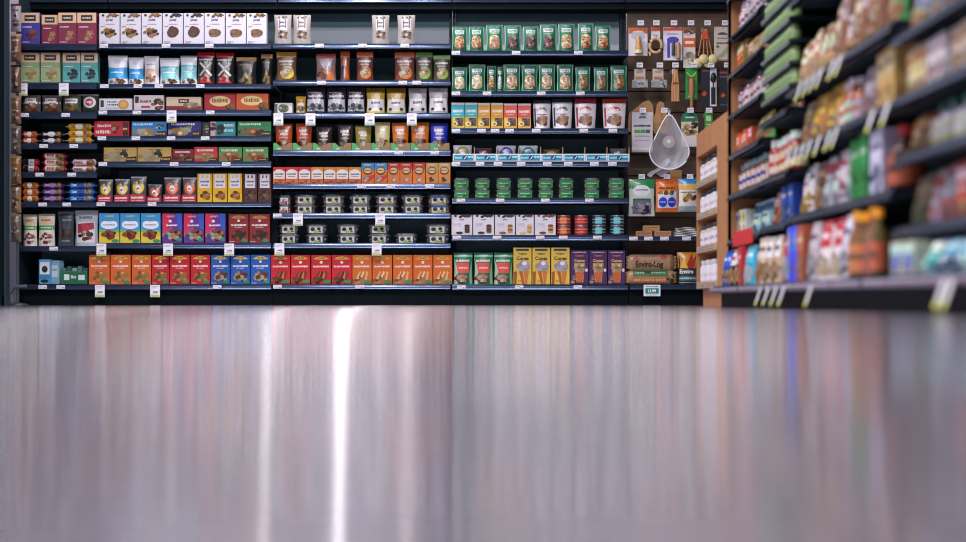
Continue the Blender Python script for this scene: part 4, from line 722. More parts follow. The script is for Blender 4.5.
P5 = clamshell(.105, h5, .1, [('r', 0, 0, 1, 1, '#1c7a44'), ('l', .15, .85, .62, .2, '#a8dcb4'), ('p', [(.05, .1), (.5, .3), (.6, .1)], '#8ac040'), ('e', .75, .35, .15, .16, '#0f4a2c')], ['#c87850', '#e8a888', '#8a3a2c'], lidcol='#4aa070', seed=5, lwf=.84)
gl_ = MB(); gl_.box(-.04, .04, -.012, .012, 0, .01, '#2a8a50')
stacks('cookie_tub', 'tub', 'small green labelled tub of cookies', d5, 198, [(453.5, 469.5, 2), (474.5, 490.3, 2), (495.8, 511.5, 2), (517, 533.2, 2), (538, 553.8, 2), (558.5, 574, 2), (584, 600, 2), (608.2, 624.8, 2)], 10, P5, .105, h5, .1, 'small green tubs stacked in pairs in fourth bay', 1.0)
d6 = 'on sixth shelf of fourth bay'
def jw(food, lf_): return [('x', .5, .95, .46, .06, lf_, 16, .05), ('t', 'jovial', .5, .76, .1, '#3a3a5a', .45), ('l', .1, .5, .55, .04, '#889'), ('l', .1, .5, .45, .03, '#99a'), ('r', .64, .12, .86, .5, food[0])]+[('e', .75, .17+.1*i, .13, .06, food[i % 2]) for i in range(4)]+[('e', .38, .12, .17, .06, food[1])]
for (a, z_, dsc, fd, lv) in ((451.3, 472.5, 'with dark brown cookies and brown leaves', ['#5c3a34', '#3c2420'], ['#4a3a34', '#6a3440']), (473, 494.3, 'with brown cookies and purple leaves', ['#6a4034', '#4a2a24'], ['#4a3450', '#3a3a54']), (494.8, 515.3, 'with golden cookies and violet leaves', ['#c89a50', '#8a5a34'], ['#3a3454', '#6a4a7a']), (515.8, 534, 'with amber cookies and lilac leaves', ['#c08a48', '#e0b070'], ['#8a6aa8', '#5a5a7a']), (534.6, 556, 'with golden cookies and red leaves', ['#cc9a4c', '#7a3a2c'], ['#8a2c3c', '#c88a6a'])):
    boxes('cookie_box', 'box', 'low white cookie box '+dsc, d6, 235, xs(214.8, (a, z_)), '#e2dfe8', jw(fd, lv), side='#b8b4c4')
def can_parts(base, patch, c2_):
    r = .0475; h = .066; b = MB(); n = 24
    b.lathe([(r*.94, .0), (r, .003), (r, h-.003), (r*.94, h)], n, '#8a8e98', cap=True)
    q = MB(); s = lambda u, v, o: (math.sin((u-.5)*2.8)*(r+.0004+o), -math.cos((u-.5)*2.8)*(r+.0004+o), .0045+v*(h-.009))
    q.grid(lambda u, v: (math.sin((u-.5)*2*PI)*(r+.0003), -math.cos((u-.5)*2*PI)*(r+.0003), .0045+v*(h-.009)), 28, 1, base)
    art(q, s, .14, h, [('r', .3, .1, .62, .9, patch), ('l', .1, .9, .65, .16, c2_), ('l', .1, .9, .3, .12, c2_)], curved=True)
    l = MB(); l.lathe([(r*.9, h-.002), (r*.97, h), (r*.97, h+.0035), (r*.9, h+.0035), (r*.88, h+.0005), (.001, h+.0005)], n, '#b8bcc4', cap=False)
    return [('can_body', b.mesh('can_body', M_METAL), [('paper_label', q.mesh('can_label', 'card'))]), ('lid', l.mesh('can_lid', M_METAL), [])]
red, dk = can_parts('#a82420', '#e07a34', '#f0b8a0'), can_parts('#1a2c38', '#5ac8cc', '#b8d4d8')
red2 = can_parts('#b02028', '#c8342c', '#f0a898')
stacks('round_can', 'can', 'red tin with orange patch', d6, 235, [(557.2, 571.3, 2)], 10, red, .095, .0695, .095, 'tins on sixth shelf of fourth bay')
stacks('round_can', 'can', 'bright red tin', d6, 235, [(574.8, 588.8, 2)], 10, red2, .095, .0695, .095, 'tins on sixth shelf of fourth bay')
stacks('round_can', 'can', 'dark navy tin with aqua patch', d6, 235, [(592.2, 606.8, 2), (610.4, 625, 2)], 10, dk, .095, .0695, .095, 'tins on sixth shelf of fourth bay')
d7 = 'on bottom shelf of fourth bay'
pouches('snack_bag', 'bag', 'green snack bag with coral panel and tomatoes', d7, 284.5, xs(252.5, (453.5, 472.6), (474, 493), (494, 513)), '#1a7a50', [('r', 0, .86, 1, .92, '#8ac8a0'), ('l', .25, .75, .92, .03, '#cfe8d8'), ('l', .1, .9, .745, .08, '#f0f4f0'), ('r', .1, .36, .84, .68, '#e0554c'), ('l', .25, .75, .52, .06, '#f8e0d8'), ('p', [(0, 0), (.2, .0), (.2, .4), (0, .85)], '#a8d0b0'), ('p', [(1, 0), (.85, 0), (.85, .3), (1, .8)], '#8ac098'), ('x', .4, .18, .34, .1, ['#b8382c', '#e8a88a', '#8a2c1c', '#e8d8b8'], 16, .1)], kind='stand', seal='#1a6a48', depth=.06)
boxes('cone_box', 'box', 'yellow ice cream cone box', d7, 284.5, xs(247.6, (513.3, 531.8), (532.3, 550.3), (551, 569.8)), '#dcba48', [('r', .15, .91, .85, .97, '#2c3a5a'), ('t', 'Organic', .5, .83, .07, '#4a3c30', .66), ('t', 'Cones', .5, .71, .1, '#2c2820', .72), ('x', .52, .5, .3, .1, ['#e8e2f0', '#d8d0e4', '#f4f0f8'], 16, .12), ('p', [(.3, .36), (.5, .36), (.62, .02), (.5, .0)], '#b05a24'), ('p', [(.55, .36), (.85, .36), (.72, .0), (.66, .0)], '#c87034'), ('p', [(.02, .34), (.2, .36), (.16, .0), (.04, 0)], '#a04c20'), ('l', .25, .5, .1, .03, '#8a6a2c')], side='#b0902c')
boxes('cone_box', 'box', 'purple sugar cone box', d7, 284.5, xs(250.3, (570.3, 588.8), (589.2, 607.3), (607.8, 625.5)), '#43225c', [('l', .15, .85, .94, .04, '#c8c0d4'), ('t', 'Organic', .5, .84, .075, '#e06a3c', .68), ('t', 'Cones', .5, .7, .09, '#e8b84a', .68), ('p', [(.2, .62), (.8, .62), (.7, .06), (.35, .06)], '#d8a468'), ('p', [(.28, .36), (.76, .36), (.66, .06), (.38, .06)], '#c0602c'), ('x', .5, .5, .24, .1, ['#e8c894', '#f0dcb4', '#c89860'], 10, .1), ('x', .14, .15, .12, .12, ['#e0b0a0', '#c88a7a'], 8, .09), ('e', .88, .42, .08, .05, '#dcd8e4')], side='#2c163c')

# slat wall bay: shelf goods ---------------------------
def log(desc, place, x0, x1, yb, hpx, base, items, lz=0):
    w_ = (x1-x0)*9.285/F; h_ = hpx*9.285/F; d = .1
    def sf(u, v, o=0):
        a = (v-.5)*PI*.8; e = min(u, 1-u); q = 1-.25*max(0, 1-e/.05)
        return ((u-.5)*w_*.92, -(d/2*q)*(math.cos(a)**.5 if math.cos(a) > 0 else 0)-o, h_/2+(h_/2*q)*math.sin(a)/math.sin(PI*.4))
    b = MB(); b.grid(lambda u, v: sf(u, v), 24, 10, base); b.grid(lambda u, v: (sf(u, v)[0], -sf(u, v)[1], sf(u, v)[2]), 20, 8, base)
    b.grid(lambda u, v: (sf(u, 1)[0], sf(u, 1)[1]*(1-2*v), h_*(.998 if v in (0, 1) else 1)), 8, 4, base)
    art(b, sf, w_, h_, items, curved=True, off0=.001)
    ep_ = []
    for s in (-1, 1):
        e = MB(); vs = []
        for k in range(9):
            z = h_*(.08+.84*k/8); vs += [(s*w_*.455, -d*.3, z), (s*w_*.5, (-.012 if k % 2 else .012)-.02, z+.004*(k % 2))]
        e.add(vs, [(2*k, 2*k+1, 2*k+3, 2*k+2) for k in range(8)], base); e.box(min(s*w_*.45, s*w_*.462), max(s*w_*.45, s*w_*.462), -d*.34, d*.34, h_*.1, h_*.9, base); ep_.append(('crimped_end', e.mesh('log_end', 'film'), []))
    o = instance('fire_log', [('wrapper', b.mesh('log_wrapper', 'film'), [])]+ep_, (PX((x0+x1)/2, 9.285), 9.285+d/2, PZ(yb)+lz+.0005))
    setp(o, desc+' '+place, 'fire log')
hlow = 14.2
log('brown paper wrapped fire log with green band, lower of two', 'on slat wall base shelf', 625.5, 677, 284.5, hlow, '#a8825a', [('r', .12, .56, .86, .98, '#3a6a44'), ('l', .16, .8, .78, .12, '#9ac09a'), ('r', .36, .7, .5, .88, '#1c3a24'), ('r', .1, .18, .82, .5, '#c07a54'), ('l', .14, .8, .34, .14, '#e0b898'), ('x', .9, .5, .06, .3, ['#d8c0a0', '#6a4a30'], 6, .03)])
log('brown wrapped fire log lettered in black, upper of two', 'on slat wall base shelf', 626.5, 677, 284.5, 15.8, '#a58264', [('t', 'Enviro-Log', .45, .36, .42, '#15130f', .72), ('p', [(.08, .66), (.2, .86), (.24, .66)], '#b8402c'), ('e', .76, .8, .08, .14, '#a84430'), ('l', .3, .62, .86, .06, '#5a4434'), ('r', .9, .1, .98, .9, '#7a5a40')], lz=hlow*9.285/F)
pouches('fire_log_bag', 'bag', 'orange flame fire log pack with white title', 'on slat wall base shelf', 284.5, [(677.8, 699.5, 251.8)], '#22282c', [('r', 0, .5, 1, .98, '#d8902c'), ('p', [(.35, .5), (.8, .5), (.95, .95), (.75, .75), (.7, .98), (.5, .7)], '#b02c1c'), ('p', [(.1, .5), (.5, .5), (.3, .8)], '#e8b83c'), ('t', 'Enviro', .42, .4, .13, '#f0f0f0', .72), ('r', .06, .12, .94, .26, '#3a6a70'), ('l', .1, .9, .19, .05, '#c8dce0'), ('l', .06, .9, .06, .02, '#ddd')], kind='stand', seal='#c8822c', depth=.1)
es = 'on the upper slat wall shelf'
for nm, x0, x1, zoff, dsc in (('wax_block', 636, 652.3, 0, 'left'), ('wax_block', 654.5, 671.3, 0, 'right'), ('wax_block', 641, 657.5, 1, 'top')):
    w_ = (x1-x0)*9.285/F; h_ = .038; b = MB(); b.box(-w_/2, w_/2, -.03, .03, 0, h_, '#b08458', .002)
    art(b, lambda u, v, o: ((u-.5)*w_, -.03-o, v*h_), w_, h_, [('l', .08, .92, .65, .24, '#7a4c2c'), ('l', .1, .8, .28, .12, '#8a5c38')], seed=int(x0))
    if zoff: x0 += 2.3; x1 += 2.3
    o = instance('small_carton', [('small_carton', b.mesh('small_carton', 'card'), [])], (PX((x0+x1)/2, 9.3), 9.33, PZ(236.3)+zoff*(h_+.0006)+.0004))
    setp(o, 'small brown carton, '+{'left': 'left of the lower two', 'right': 'right of the lower two', 'top': 'lying on top of two others'}[dsc]+' '+es, 'box', 'small brown cartons on the upper slat wall shelf')
for k in range(5):
    b = MB(); w_ = .15
    b.grid(lambda u, v: ((u-.5)*w_*(1-.04*k), -.06+.12*v, .008+.004*math.sin(u*7+k)), 10, 6, '#c8c8cc'); b.grid(lambda u, v: ((u-.5)*w_*(1-.04*k), -.06+.12*v, .0), 2, 2, '#b8b8bc')
    b.grid(lambda u, v: ((u-.5)*w_*(1-.04*k), -.06-.004*math.sin(v*PI), v*(.008+.004*math.sin(u*7+k))), 10, 3, ['#d8d8dc', '#c8c4bc', '#bfc4cc', '#d4cfc8', '#9aa0a4'][k])
    b.grid(lambda u, v: (w_/2*(1-.04*k), -.06+.12*u, v*.008), 2, 1, '#b0b0b4'); b.grid(lambda u, v: (-w_/2*(1-.04*k), -.06+.12*u, v*.008), 2, 1, '#b0b0b4')
    o = instance('folded_cloth', [('folded_cloth', b.mesh('folded_cloth', 'plain'), [])], (PX(685, 9.35), 9.35, PZ(236.3)+.0005+k*.0135), (0, 0, .05*(k % 3-1)))
    setp(o, 'folded pale cloth, '+['lowest', 'second from bottom', 'middle', 'second from top', 'topmost'][k]+' of the stack on slat wall shelf', 'cloth', 'folded cloths stacked on the slat wall shelf')

# slat wall bay: hanging goods -------------------------
YP = Y0+DEP-.12     # face of the slat board
YH = YP-.16         # where the goods hang
def hook_mesh():
    b = MB(); b.box(-.012, .012, YP-.006-YH, YP-.0005-YH, -.012, .014, '#9aa0a8'); b.tube([(0, YP-.005-YH, 0), (0, .02, 0), (0, -.03, 0), (0, -.042, .008)], .0022, '#b4b8c0')
    t = MB(); t.box(-.022, .022, -.047, -.0445, -.004, .03, '#dedee6'); art(t, lambda u, v, o: ((u-.5)*.044, -.047-o, -.004+v*.034), .044, .034, [('l', .15, .85, .6, .2, '#889'), ('l', .15, .6, .3, .15, '#99a')])
    a = MB(); a.tube([(0, YP-.005-YH, .012), (0, -.04, .016)], .0015, '#b4b8c0')
    return b.mesh('peg', 'metal'), t.mesh('price_tag', 'card'), a.mesh('tag_arm', 'metal')
HK = hook_mesh(); HY = YH
HZ = {}
def hook(x, y, row, pos):
    o = instance('display_hook', [('peg', HK[0], []), ('tag_arm', HK[2], [('price_tag', HK[1])])], (PX(x, HY), HY, PZ(y+2.5, HY)))
    setp(o, 'metal display hook with white price tag, '+pos+' in '+row+' row of slat wall', 'hook', 'display hooks on the slat wall')
    return PZ(y+2.5, HY)
def hang(name, cat, label, parts, x, ytop, dy=0.0, rz=0):
    o = instance(name, parts, (PX(x, HY), HY-.004+dy, PZ(ytop, HY)), (0, 0, rz)); setp(o, label, cat); return o
def card(w_, h_, base, items, d=.004, hole=True, seed=1):
    """a hanging card or pack, origin at its top centre"""
    b = MB(); b.box(-w_/2, w_/2, -d/2, d/2, -h_, 0, base, min(.0012, d/3))
    art(b, lambda u, v, o: ((u-.5)*w_, -d/2-o, -h_+v*h_), w_, h_, ([('e', .5, .96, .06, .012, '#2a2420')] if hole else [])+items, seed=seed)
    return b
S = HY/F
for row, y, lst in (('top', 23.5, [640, 655.5, 673, 690, 706.5, 724]), ('second', 65.5, [639, 659, 674.5, 693, 710, 726]), ('third', 110.5, [642, 663.5, 689.5, 708]), ('lowest', 176.5, [641, 666, 689])):
    for i, x in enumerate(lst): hook(x, y, row, ordinal(i, len(lst)))
# top row
b = card(19*S, 28*S, '#d8d8e0', [('r', 0, .78, 1, 1, '#cc5a24'), ('e', .5, .74, .5, .1, '#d8d8e0'), ('e', .5, .74, .38, .16, '#b8bcc8'), ('l', .25, .75, .86, .05, '#f0dcc8')])
w = MB(); w.lathe([(.024, -.16), (.026, -.14), (.016, -.115), (.022, -.1), (.012, -.085), (.016, -.07), (.006, -.06)], 16, '#c89a5c', cy=-.03); w.lathe([(.03, -.185), (.026, -.16)], 16, '#d8c8a0', cy=-.03)
hang('cork_brush', 'brush', 'small wooden brush on orange topped white card, leftmost in top row', [('card', b.mesh('card', 'card'), []), ('brush', w.mesh('brush', 'plain'), [])], 638, 28)
b = card(9*S, 13*S, '#dcdce0', [('r', 0, .7, 1, 1, '#c84a30'), ('l', .2, .8, .4, .1, '#888')]); w = MB()
cc = [(math.cos(t)*.042, -.014-.004*math.sin(3*t), -.13+math.sin(t)*.05) for t in [i*2*PI/20 for i in range(21)]]
w.tube(cc, .011, '#c8a880', 8); w.tube([(.0, -.012, -.08), (0, -.012, -.06)], .006, '#c8a880')
w.tube([(-.03, -.012, -.16), (-.045, -.012, -.175), (-.04, -.012, -.2)], [.011, .01, .008], '#c8a880')
hang('coiled_brush', 'brush', 'tan coiled bottle brush with dark centre on small white card', [('card', b.mesh('card', 'card'), []), ('coil', w.mesh('coil', 'plain'), [])], 655.5, 27.5)
b = card(19*S, 33*S, '#dcdae6', [('r', 0, .9, 1, 1, '#d0481c'), ('e', .5, .62, .32, .1, '#4a3ab0'), ('r', .2, .08, .34, .6, '#4438b0'), ('l', .2, .8, .8, .05, '#aab')]); w = MB()
w.lathe([(.012, -.2), (.012, -.12), (.006, -.1)], 12, '#2a2c34', cy=-.02); w.lathe([(.013, -.22), (.015, -.15), (.012, -.11)], 12, '#b88a54', cx=.036, cy=-.018)
hang('kitchen_tool_pack', 'kitchen tool', 'white card with blue arch holding small kitchen tools', [('card', b.mesh('card', 'card'), []), ('tools', w.mesh('tools', 'plain'), [])], 672.8, 27.5)
b = card(12*S, 40*S, '#d8d0c8', [('r', 0, .86, 1, 1, '#8a4a34'), ('x', .5, .9, .4, .06, ['#2c2018', '#c85a2c', '#d8c8b0'], 12, .09), ('r', 0, .52, 1, .74, '#d25a22'), ('r', .15, .6, .85, .67, '#eee0d4'), ('x', .5, .26, .36, .14, ['#e8e0cc', '#b8a88a', '#d0c4a4'], 12, .13)])
hang('dish_brush_pack', 'brush', 'tall narrow cream pack with orange band hanging in top row', [('pack', b.mesh('pack', 'card'), [])], 689.3, 28, rz=.0)
w = MB(); discs = []
for i in range(4):
    x = (-.05, -.012, .022, .052)[i]; w.tube([(x*.25, -.01, -.01), (x*.9, -.012-.006*i, -.2)], .0055, '#a86c3c')
    dd = MB(); dd.lathe([(.001, -.008), (.03, -.008), (.034, 0), (.03, .008), (.001, .008)], 18, '#d8c98e', cap=False)
    dd.v = [(px_+x, pz_-.02-.019*(i % 2), py_-.225-.025*((i+1) % 2)) for px_, py_, pz_ in dd.v]; discs.append(('brush_head', dd.mesh('brush_head', 'plain'), []))
w.box(-.022, .018, -.03, -.026, -.085, -.03, '#c84a2c')
hang('wooden_dish_brushes', 'brush', 'bunch of wooden long handled brushes with round cream heads', [('handles', w.mesh('handles', 'plain'), [])]+discs, 704.5, 28)
b = card(17*S, 34*S, '#c4b8aa', [('e', .5, .76, .3, .08, '#3a4a54'), ('r', .15, .68, .85, .76, '#c4b8aa'), ('l', .2, .8, .66, .03, '#554'), ('l', .15, .85, .52, .05, '#443c34'), ('p', [(.15, .1), (.5, .12), (.88, .3), (.8, .44), (.4, .22)], '#98a070'), ('e', .2, .42, .08, .04, '#4a5a50'), ('r', .05, .0, .95, .05, '#9a8e80')])
hang('kraft_pack', 'package', 'beige pack with grey arch logo hanging rightmost in top row', [('pack', b.mesh('pack', 'card'), [])], 722, 27.5, dy=-.02)
# second row
for i, x in enumerate((639.8, 658)):
    b = card(11*S, 12.5*S, '#d4c4b4', [('r', .1, .1, .9, .4, '#b8907a'), ('l', .2, .8, .75, .1, '#6a4a3c'), ('l', .2, .8, .25, .08, '#8a4a3a')]); w = MB(); rn = random.Random(i)
    for k in range(16): w.blob((rn.uniform(-.045, .045), -.01+rn.uniform(-.015, .015), -.105+rn.uniform(-.02, .02)), (.013, .01, .012), ['#4c3c34', '#8a7a70', '#2c221e'][k % 3], 5, 7)
    c_ = MB(); c_.grid(lambda u, v: ((u-.5)*.11, -.03, -.135+v*.055), 6, 4, '#aaa'); 
    hang('scrub_pad_pack', 'package', 'small tan header bag of brown scrubbers, '+('left' if i == 0 else 'right')+' of two in second row', [('header_card', b.mesh('header_card', 'card'), []), ('bag', c_.mesh('bag', M_CLEAR), []), ('scrubber', w.mesh('scrubber', 'plain'), [])], x, 69, rz=(-.1, .12)[i])
w = MB()
for i in range(4): w.tube([((i-1.5)*.006, -.01-.003*i, -.01), ((i-1.5)*.014, -.012, -.12), ((i-1.5)*.012, -.012, -.23)], [.006, .008, .013], ['#b07a4a', '#c08e5c'][i % 2])
w.tube([(-.02, -.02, -.1), (.02, -.02, -.1)], .006, '#8a5a34')
g = card(6*S, 6*S, '#d8d0c8', [('l', .2, .8, .5, .2, '#655')])
hang('wooden_tongs', 'kitchen tool', 'bundle of slim wooden utensils hanging middle of second row', [('utensils', w.mesh('utensils', 'plain'), []), ('card', g.mesh('card', 'card'), [])], 675, 69)
b = card(12*S, 31*S, '#1c8a3c', [('p', [(.1, .9), (.5, .75), (.9, .9), (.9, .84), (.5, .69), (.1, .84)], '#8ad84a'), ('r', .24, .22, .76, .72, '#6a4428'), ('l', .2, .8, .1, .05, '#b8e0b8')]); w = MB()
w.tube([(0, -.014, -.075), (0, -.016, -.15), (0, -.012, -.21), (0, -.008, -.285)], [.016, .02, .011, .011], '#a8744a', 10)
hang('wooden_spatula', 'kitchen tool', 'wooden spatula in bright green card in second row', [('card', b.mesh('card', 'card'), []), ('spatula', w.mesh('spatula', 'plain'), [])], 691.3, 68.5)
b = card(16*S, 41*S, '#131a24', [('r', .55, .04, .96, .96, '#d8d8e2'), ('r', .62, .08, .9, .5, '#1a2028'), ('e', .74, .7, .17, .09, '#1a1c22'), ('p', [(.02, .32), (.2, .28), (.36, .34), (.2, .42)], '#c8402c'), ('l', .08, .5, .9, .03, '#b06a6a')]); w = MB()
w.blob((.027, -.02, -.075), (.021, .01, .033), '#14161c'); w.tube([(.027, -.015, -.1), (.027, -.012, -.25)], .005, '#14161c')
hang('black_spoon_pack', 'kitchen tool', 'black serving spoon on white and navy card', [('card', b.mesh('card', 'card'), []), ('spoon', w.mesh('spoon', 'plain'), [])], 709, 67)
b = card(11*S, 40*S, '#141c28', [('r', .05, .88, .7, .93, '#a83a44'), ('p', [(.1, .32), (.35, .28), (.6, .34), (.35, .4)], '#c8402c'), ('l', .1, .8, .8, .03, '#889'), ('l', .1, .8, .1, .03, '#667')])
hang('navy_utensil_card', 'kitchen tool', 'narrow dark navy utensil card rightmost in second row', [('card', b.mesh('card', 'card'), [])], 724.5, 69)
# wooden boards behind the third row
def outline(pts, d, col):
    b = MB(); n = len(pts); b.add([(x, 0, z) for x, z in pts], [tuple(range(n))], col); b.add([(x, d, z) for x, z in pts], [tuple(range(n))[::-1]], col)
    b.add([(x, y, z) for x, z in pts for y in (0, d)], [(2*i, 2*((i+1) % n), 2*((i+1) % n)+1, 2*i+1) for i in range(n)], col); return b
def board(label, pts, x, y):
    P = [((a)*S, -(c)*S) for a, c in pts]; b = outline(P, .015, '#cc9a62'); b.s = [False]*len(b.s)
    g = MB(); rn = random.Random(len(pts))
    o = instance('cutting_board', [('cutting_board', b.mesh('cutting_board', 'plain'), [])], (PX(x, YP-.03), YP-.03, PZ(y, YP-.03))); setp(o, label, 'cutting board')
board('light wooden cutting board with sloped shoulder behind the white pack', [(-12, 18), (-11, 11), (-4, 6), (3, 0), (9, -2), (13, 3), (14, 12), (14, 30), (-12, 30)], 640, 102)
board('narrow wooden paddle board behind the net bag', [(-4, 8), (-3, 2), (0, -1), (4, 1), (5, 8), (9, 16), (8, 32), (-6, 32), (-6, 16)], 660, 102)
board('small wooden board glimpsed below the net bag', [(-5, 0), (7, 0), (7, 10), (-5, 10)], 675, 170)
# third row
b = card(21*S, 40*S, '#c9c7cc', [('e', .5, .86, .18, .05, '#4a7a9a'), ('r', .3, .78, .7, .84, '#c9c7cc'), ('l', .1, .9, .66, .06, '#3a3a3a'), ('r', .12, .48, .42, .56, '#5aa04a'), ('r', .44, .48, .64, .56, '#4a9a5a'), ('r', .66, .48, .86, .56, '#4a6a4a'), ('l', .15, .85, .4, .04, '#99a'), ('l', .15, .85, .3, .03, '#aab'), ('r', .0, .0, 1, .05, '#a8a4a4')], d=.03)
hang('food_storage_pack', 'package', 'tall off white pack with green squares, leftmost in third row', [('pack', b.mesh('pack', 'film'), [])], 642, 112.5)
# net bag hanging on hook: a teardrop hoop with net
w = MB(); hoop = []
for i in range(33):
    t = 2*PI*i/32; r_ = 1; x = math.sin(t)*.135*(1-.35*max(0, math.cos(t))**2); z = -.30+math.cos(t)*.125+(.13*max(0, math.cos(t))**3)
    hoop.append((x, -.03-.015*math.sin(t), z))
w.tube(hoop, .0045, '#e4e4ee', 8)
w.tube([(0, -.03, -.06), (.006, -.02, -.02), (0, 0, .004), (-.006, -.02, -.03), (0, -.03, -.06)], .0025, '#d8d8e2')
nt = MB(); ctr = (0, .05, -.31)
nt.grid(lambda u, v: tuple(hoop[int(round(u*32))][k]*(1-v)+ctr[k]*v+(0, .05, 0)[k]*math.sin(v*PI)*.6 for k in range(3)), 32, 8, '#ccc')
hem = MB(); hem.grid(lambda u, v: (-.07+.12*u+.03*math.sin(v*5)-.05*v, .02+.03*math.sin(u*8+v*3), -.36-.1*v-.015*math.sin(u*9)), 14, 8, '#bbb')
dot = MB(); dot.lathe([(.001, 0), (.042, 0)], 20, '#b89aa4', cap=False); dot.v = [(x-.005, -.036, y-.235) for x, y, z in dot.v]
art(dot, lambda u, v, o: (-.005+(u-.5)*.08, -.0365-o, -.235+(v-.5)*.08), 1, 1, [('e', .5, .5, .38, .38, '#9aa8a4'), ('e', .5, .55, .2, .18, '#d8c8d0')])
hang('net_bag', 'strainer bag', 'white net straining bag on a hoop hanging from the slat wall', [('hoop', w.mesh('hoop', 'plain'), []), ('net', nt.mesh('net', M_NET), []), ('loose_net', hem.mesh('loose_net', M_NET), []), ('round_label', dot.mesh('round_label', 'card'), [])], 667.5, 110, dy=-.062)
b = outline([(-8.7*S, -36*S), (8.7*S, -36*S), (8.7*S, -8*S), (6.5*S, -3*S), (2.5*S, 0), (-2.5*S, 0), (-6.5*S, -3*S), (-8.7*S, -8*S)], .006, '#1a7050')
art(b, lambda u, v, o: ((u-.5)*17*S, -o, -36*S+v*36*S), 17, 36, [('l', .25, .8, .82, .05, '#dfeee4'), ('r', .0, .3, 1, .7, '#d8c4a0'), ('x', .35, .48, .3, .14, ['#e8dcc4', '#c8a46c', '#e0c898'], 18, .09), ('x', .78, .6, .18, .08, ['#2c2018', '#5a3a28'], 8, .08), ('x', .7, .4, .28, .05, ['#3a2a1c', '#c89a5c'], 9, .07), ('r', 0, 0, 1, .3, '#d6d2d0')])
hang('mushroom_pack', 'package', 'green arched top pack with beige food picture in third row', [('pack', b.mesh('pack', 'card'), [])], 689.5, 111)
b = card(8*S, 18*S, '#4a9a44', [('r', .2, .5, .8, .8, '#b8d89a'), ('l', .2, .8, .3, .06, '#e0f0d8')])
hang('green_pack', 'package', 'small green pack rightmost in third row', [('pack', b.mesh('pack', 'film'), [])], 708.5, 112)
# lowest row
def hpouch(w_, h_, base, items, top, d=.05, seed=1):
    b, s = pouch_design(w_, h_, d, base, items, 'pillow', top, .08, None, seed)
    for q in (b, s): q.v = [(x, y, z-h_) for x, y, z in q.v]
    return [('bag_body', b.mesh('bag_body', 'film'), []), ('top_seal', s.mesh('top_seal', 'film'), [])]
hang('reusable_bag_pack', 'bag', 'green and white pouch with round label, left in lowest row', hpouch(26*S, 37*S, '#c8d4cc', [('r', 0, .74, 1, 1, '#1f8a4a'), ('e', .5, .68, .34, .16, '#dfe4e6'), ('l', .25, .75, .7, .05, '#5a6a6a'), ('r', .14, .06, .86, .46, '#6a6480'), ('r', .14, .42, .86, .47, '#1f6a44'), ('x', .5, .24, .32, .14, ['#3c3a58', '#a8a4b8', '#d8d4e0'], 20, .08)], '#1f8a4a'), 641, 179.5, dy=-.03)
hang('dried_fruit_bag', 'bag', 'orange pouch with two blue circles, middle of lowest row', hpouch(23*S, 33*S, '#d8722a', [('e', .5, .9, .3, .06, '#b85420'), ('l', .15, .85, .72, .07, '#4a2c18'), ('r', .08, .12, .92, .62, '#c9cce0'), ('x', .5, .58, .38, .06, ['#3a7a3a', '#d8b83a', '#c83a2c'], 14, .06), ('e', .3, .3, .19, .15, '#2a3ab0'), ('e', .7, .3, .19, .15, '#2a3ab0'), ('l', .15, .45, .3, .04, '#c8ccf0'), ('l', .55, .85, .3, .04, '#c8ccf0')], '#cc641e', seed=2), 666.3, 179.5, dy=-.03)
hang('cloth_wipe_bag', 'bag', 'blue and yellow pouch with white lower half, right in lowest row', hpouch(20*S, 33*S, '#d8d4cc', [('r', 0, .84, 1, 1, '#1f86c8'), ('r', 0, .66, 1, .84, '#e0b05a'), ('l', .1, .9, .58, .05, '#3a4a6a'), ('x', .5, .42, .4, .1, ['#d8982c', '#e8c46a', '#5a3a20'], 14, .09), ('r', 0, 0, 1, .16, '#8aa0a8')], '#1f7ab8', seed=3), 687.5, 179, dy=-.03)

# strip of hanging bags at the left edge ---------------
CX = PX(16.5, 9.12)
st = MB(); st.box(-.01, .01, 0, .003, .02, PZ(3, 9.12), '#8a8f98')
hb = MB(); hb.tube([(-.03, 0, .0), (-.05, 0, .07), (-.02, 0, .125), (.06, 0, .13)], .012, '#5a6470', 10)
ft = MB(); ft.lathe([(.07, 0), (.07, .008), (.02, .02)], 20, '#2c343c')
o = instance('clip_strip_stand', [('strip', st.mesh('clip_strip', 'metal'), []), ('curved_brace', hb.mesh('strip_brace', 'plain'), []), ('foot', ft.mesh('strip_foot', 'plain'), [])], (CX, 9.14, 0)); setp(o, 'thin metal strip stand holding snack bags at the left edge', 'display stand')
ax = MB(); cols = [('#8a8690', '#7a2a34'), ('#6a4434', '#c8a888'), ('#5c3c2a', '#2c2420'), ('#6a4c38', '#a08060'), ('#4a4038', '#8a7c70'), ('#744c2a', '#a8884c'), ('#7c6040', '#4a3422'), ('#5c5248', '#8a8070')]
ys = [3, 33, 64, 95, 125, 155, 184, 213]
for i, (a, c_) in enumerate(cols):
    w_ = 10.5*9.12/F; h_ = 28*9.12/F; b, s = pouch_design(w_, h_, .05, a, [('x', .5, .35, .34, .2, [c_, a, '#d8c8b0'], 18, .1), ('l', .15, .85, .75, .08, c_)], 'pillow', c_, .09, None, i)
    o = instance('snack_bag', [('bag_body', b.mesh('bag_body', 'film'), []), ('top_seal', s.mesh('top_seal', 'film'), [])], (CX, 9.111, PZ(ys[i]+29, 9.12)))
    setp(o, 'small tan snack bag, '+('topmost' if i == 0 else 'lowest' if i == 7 else NTH[i+1]+' from top')+' on the clip strip at left edge', 'bag', 'snack bags on the clip strip')

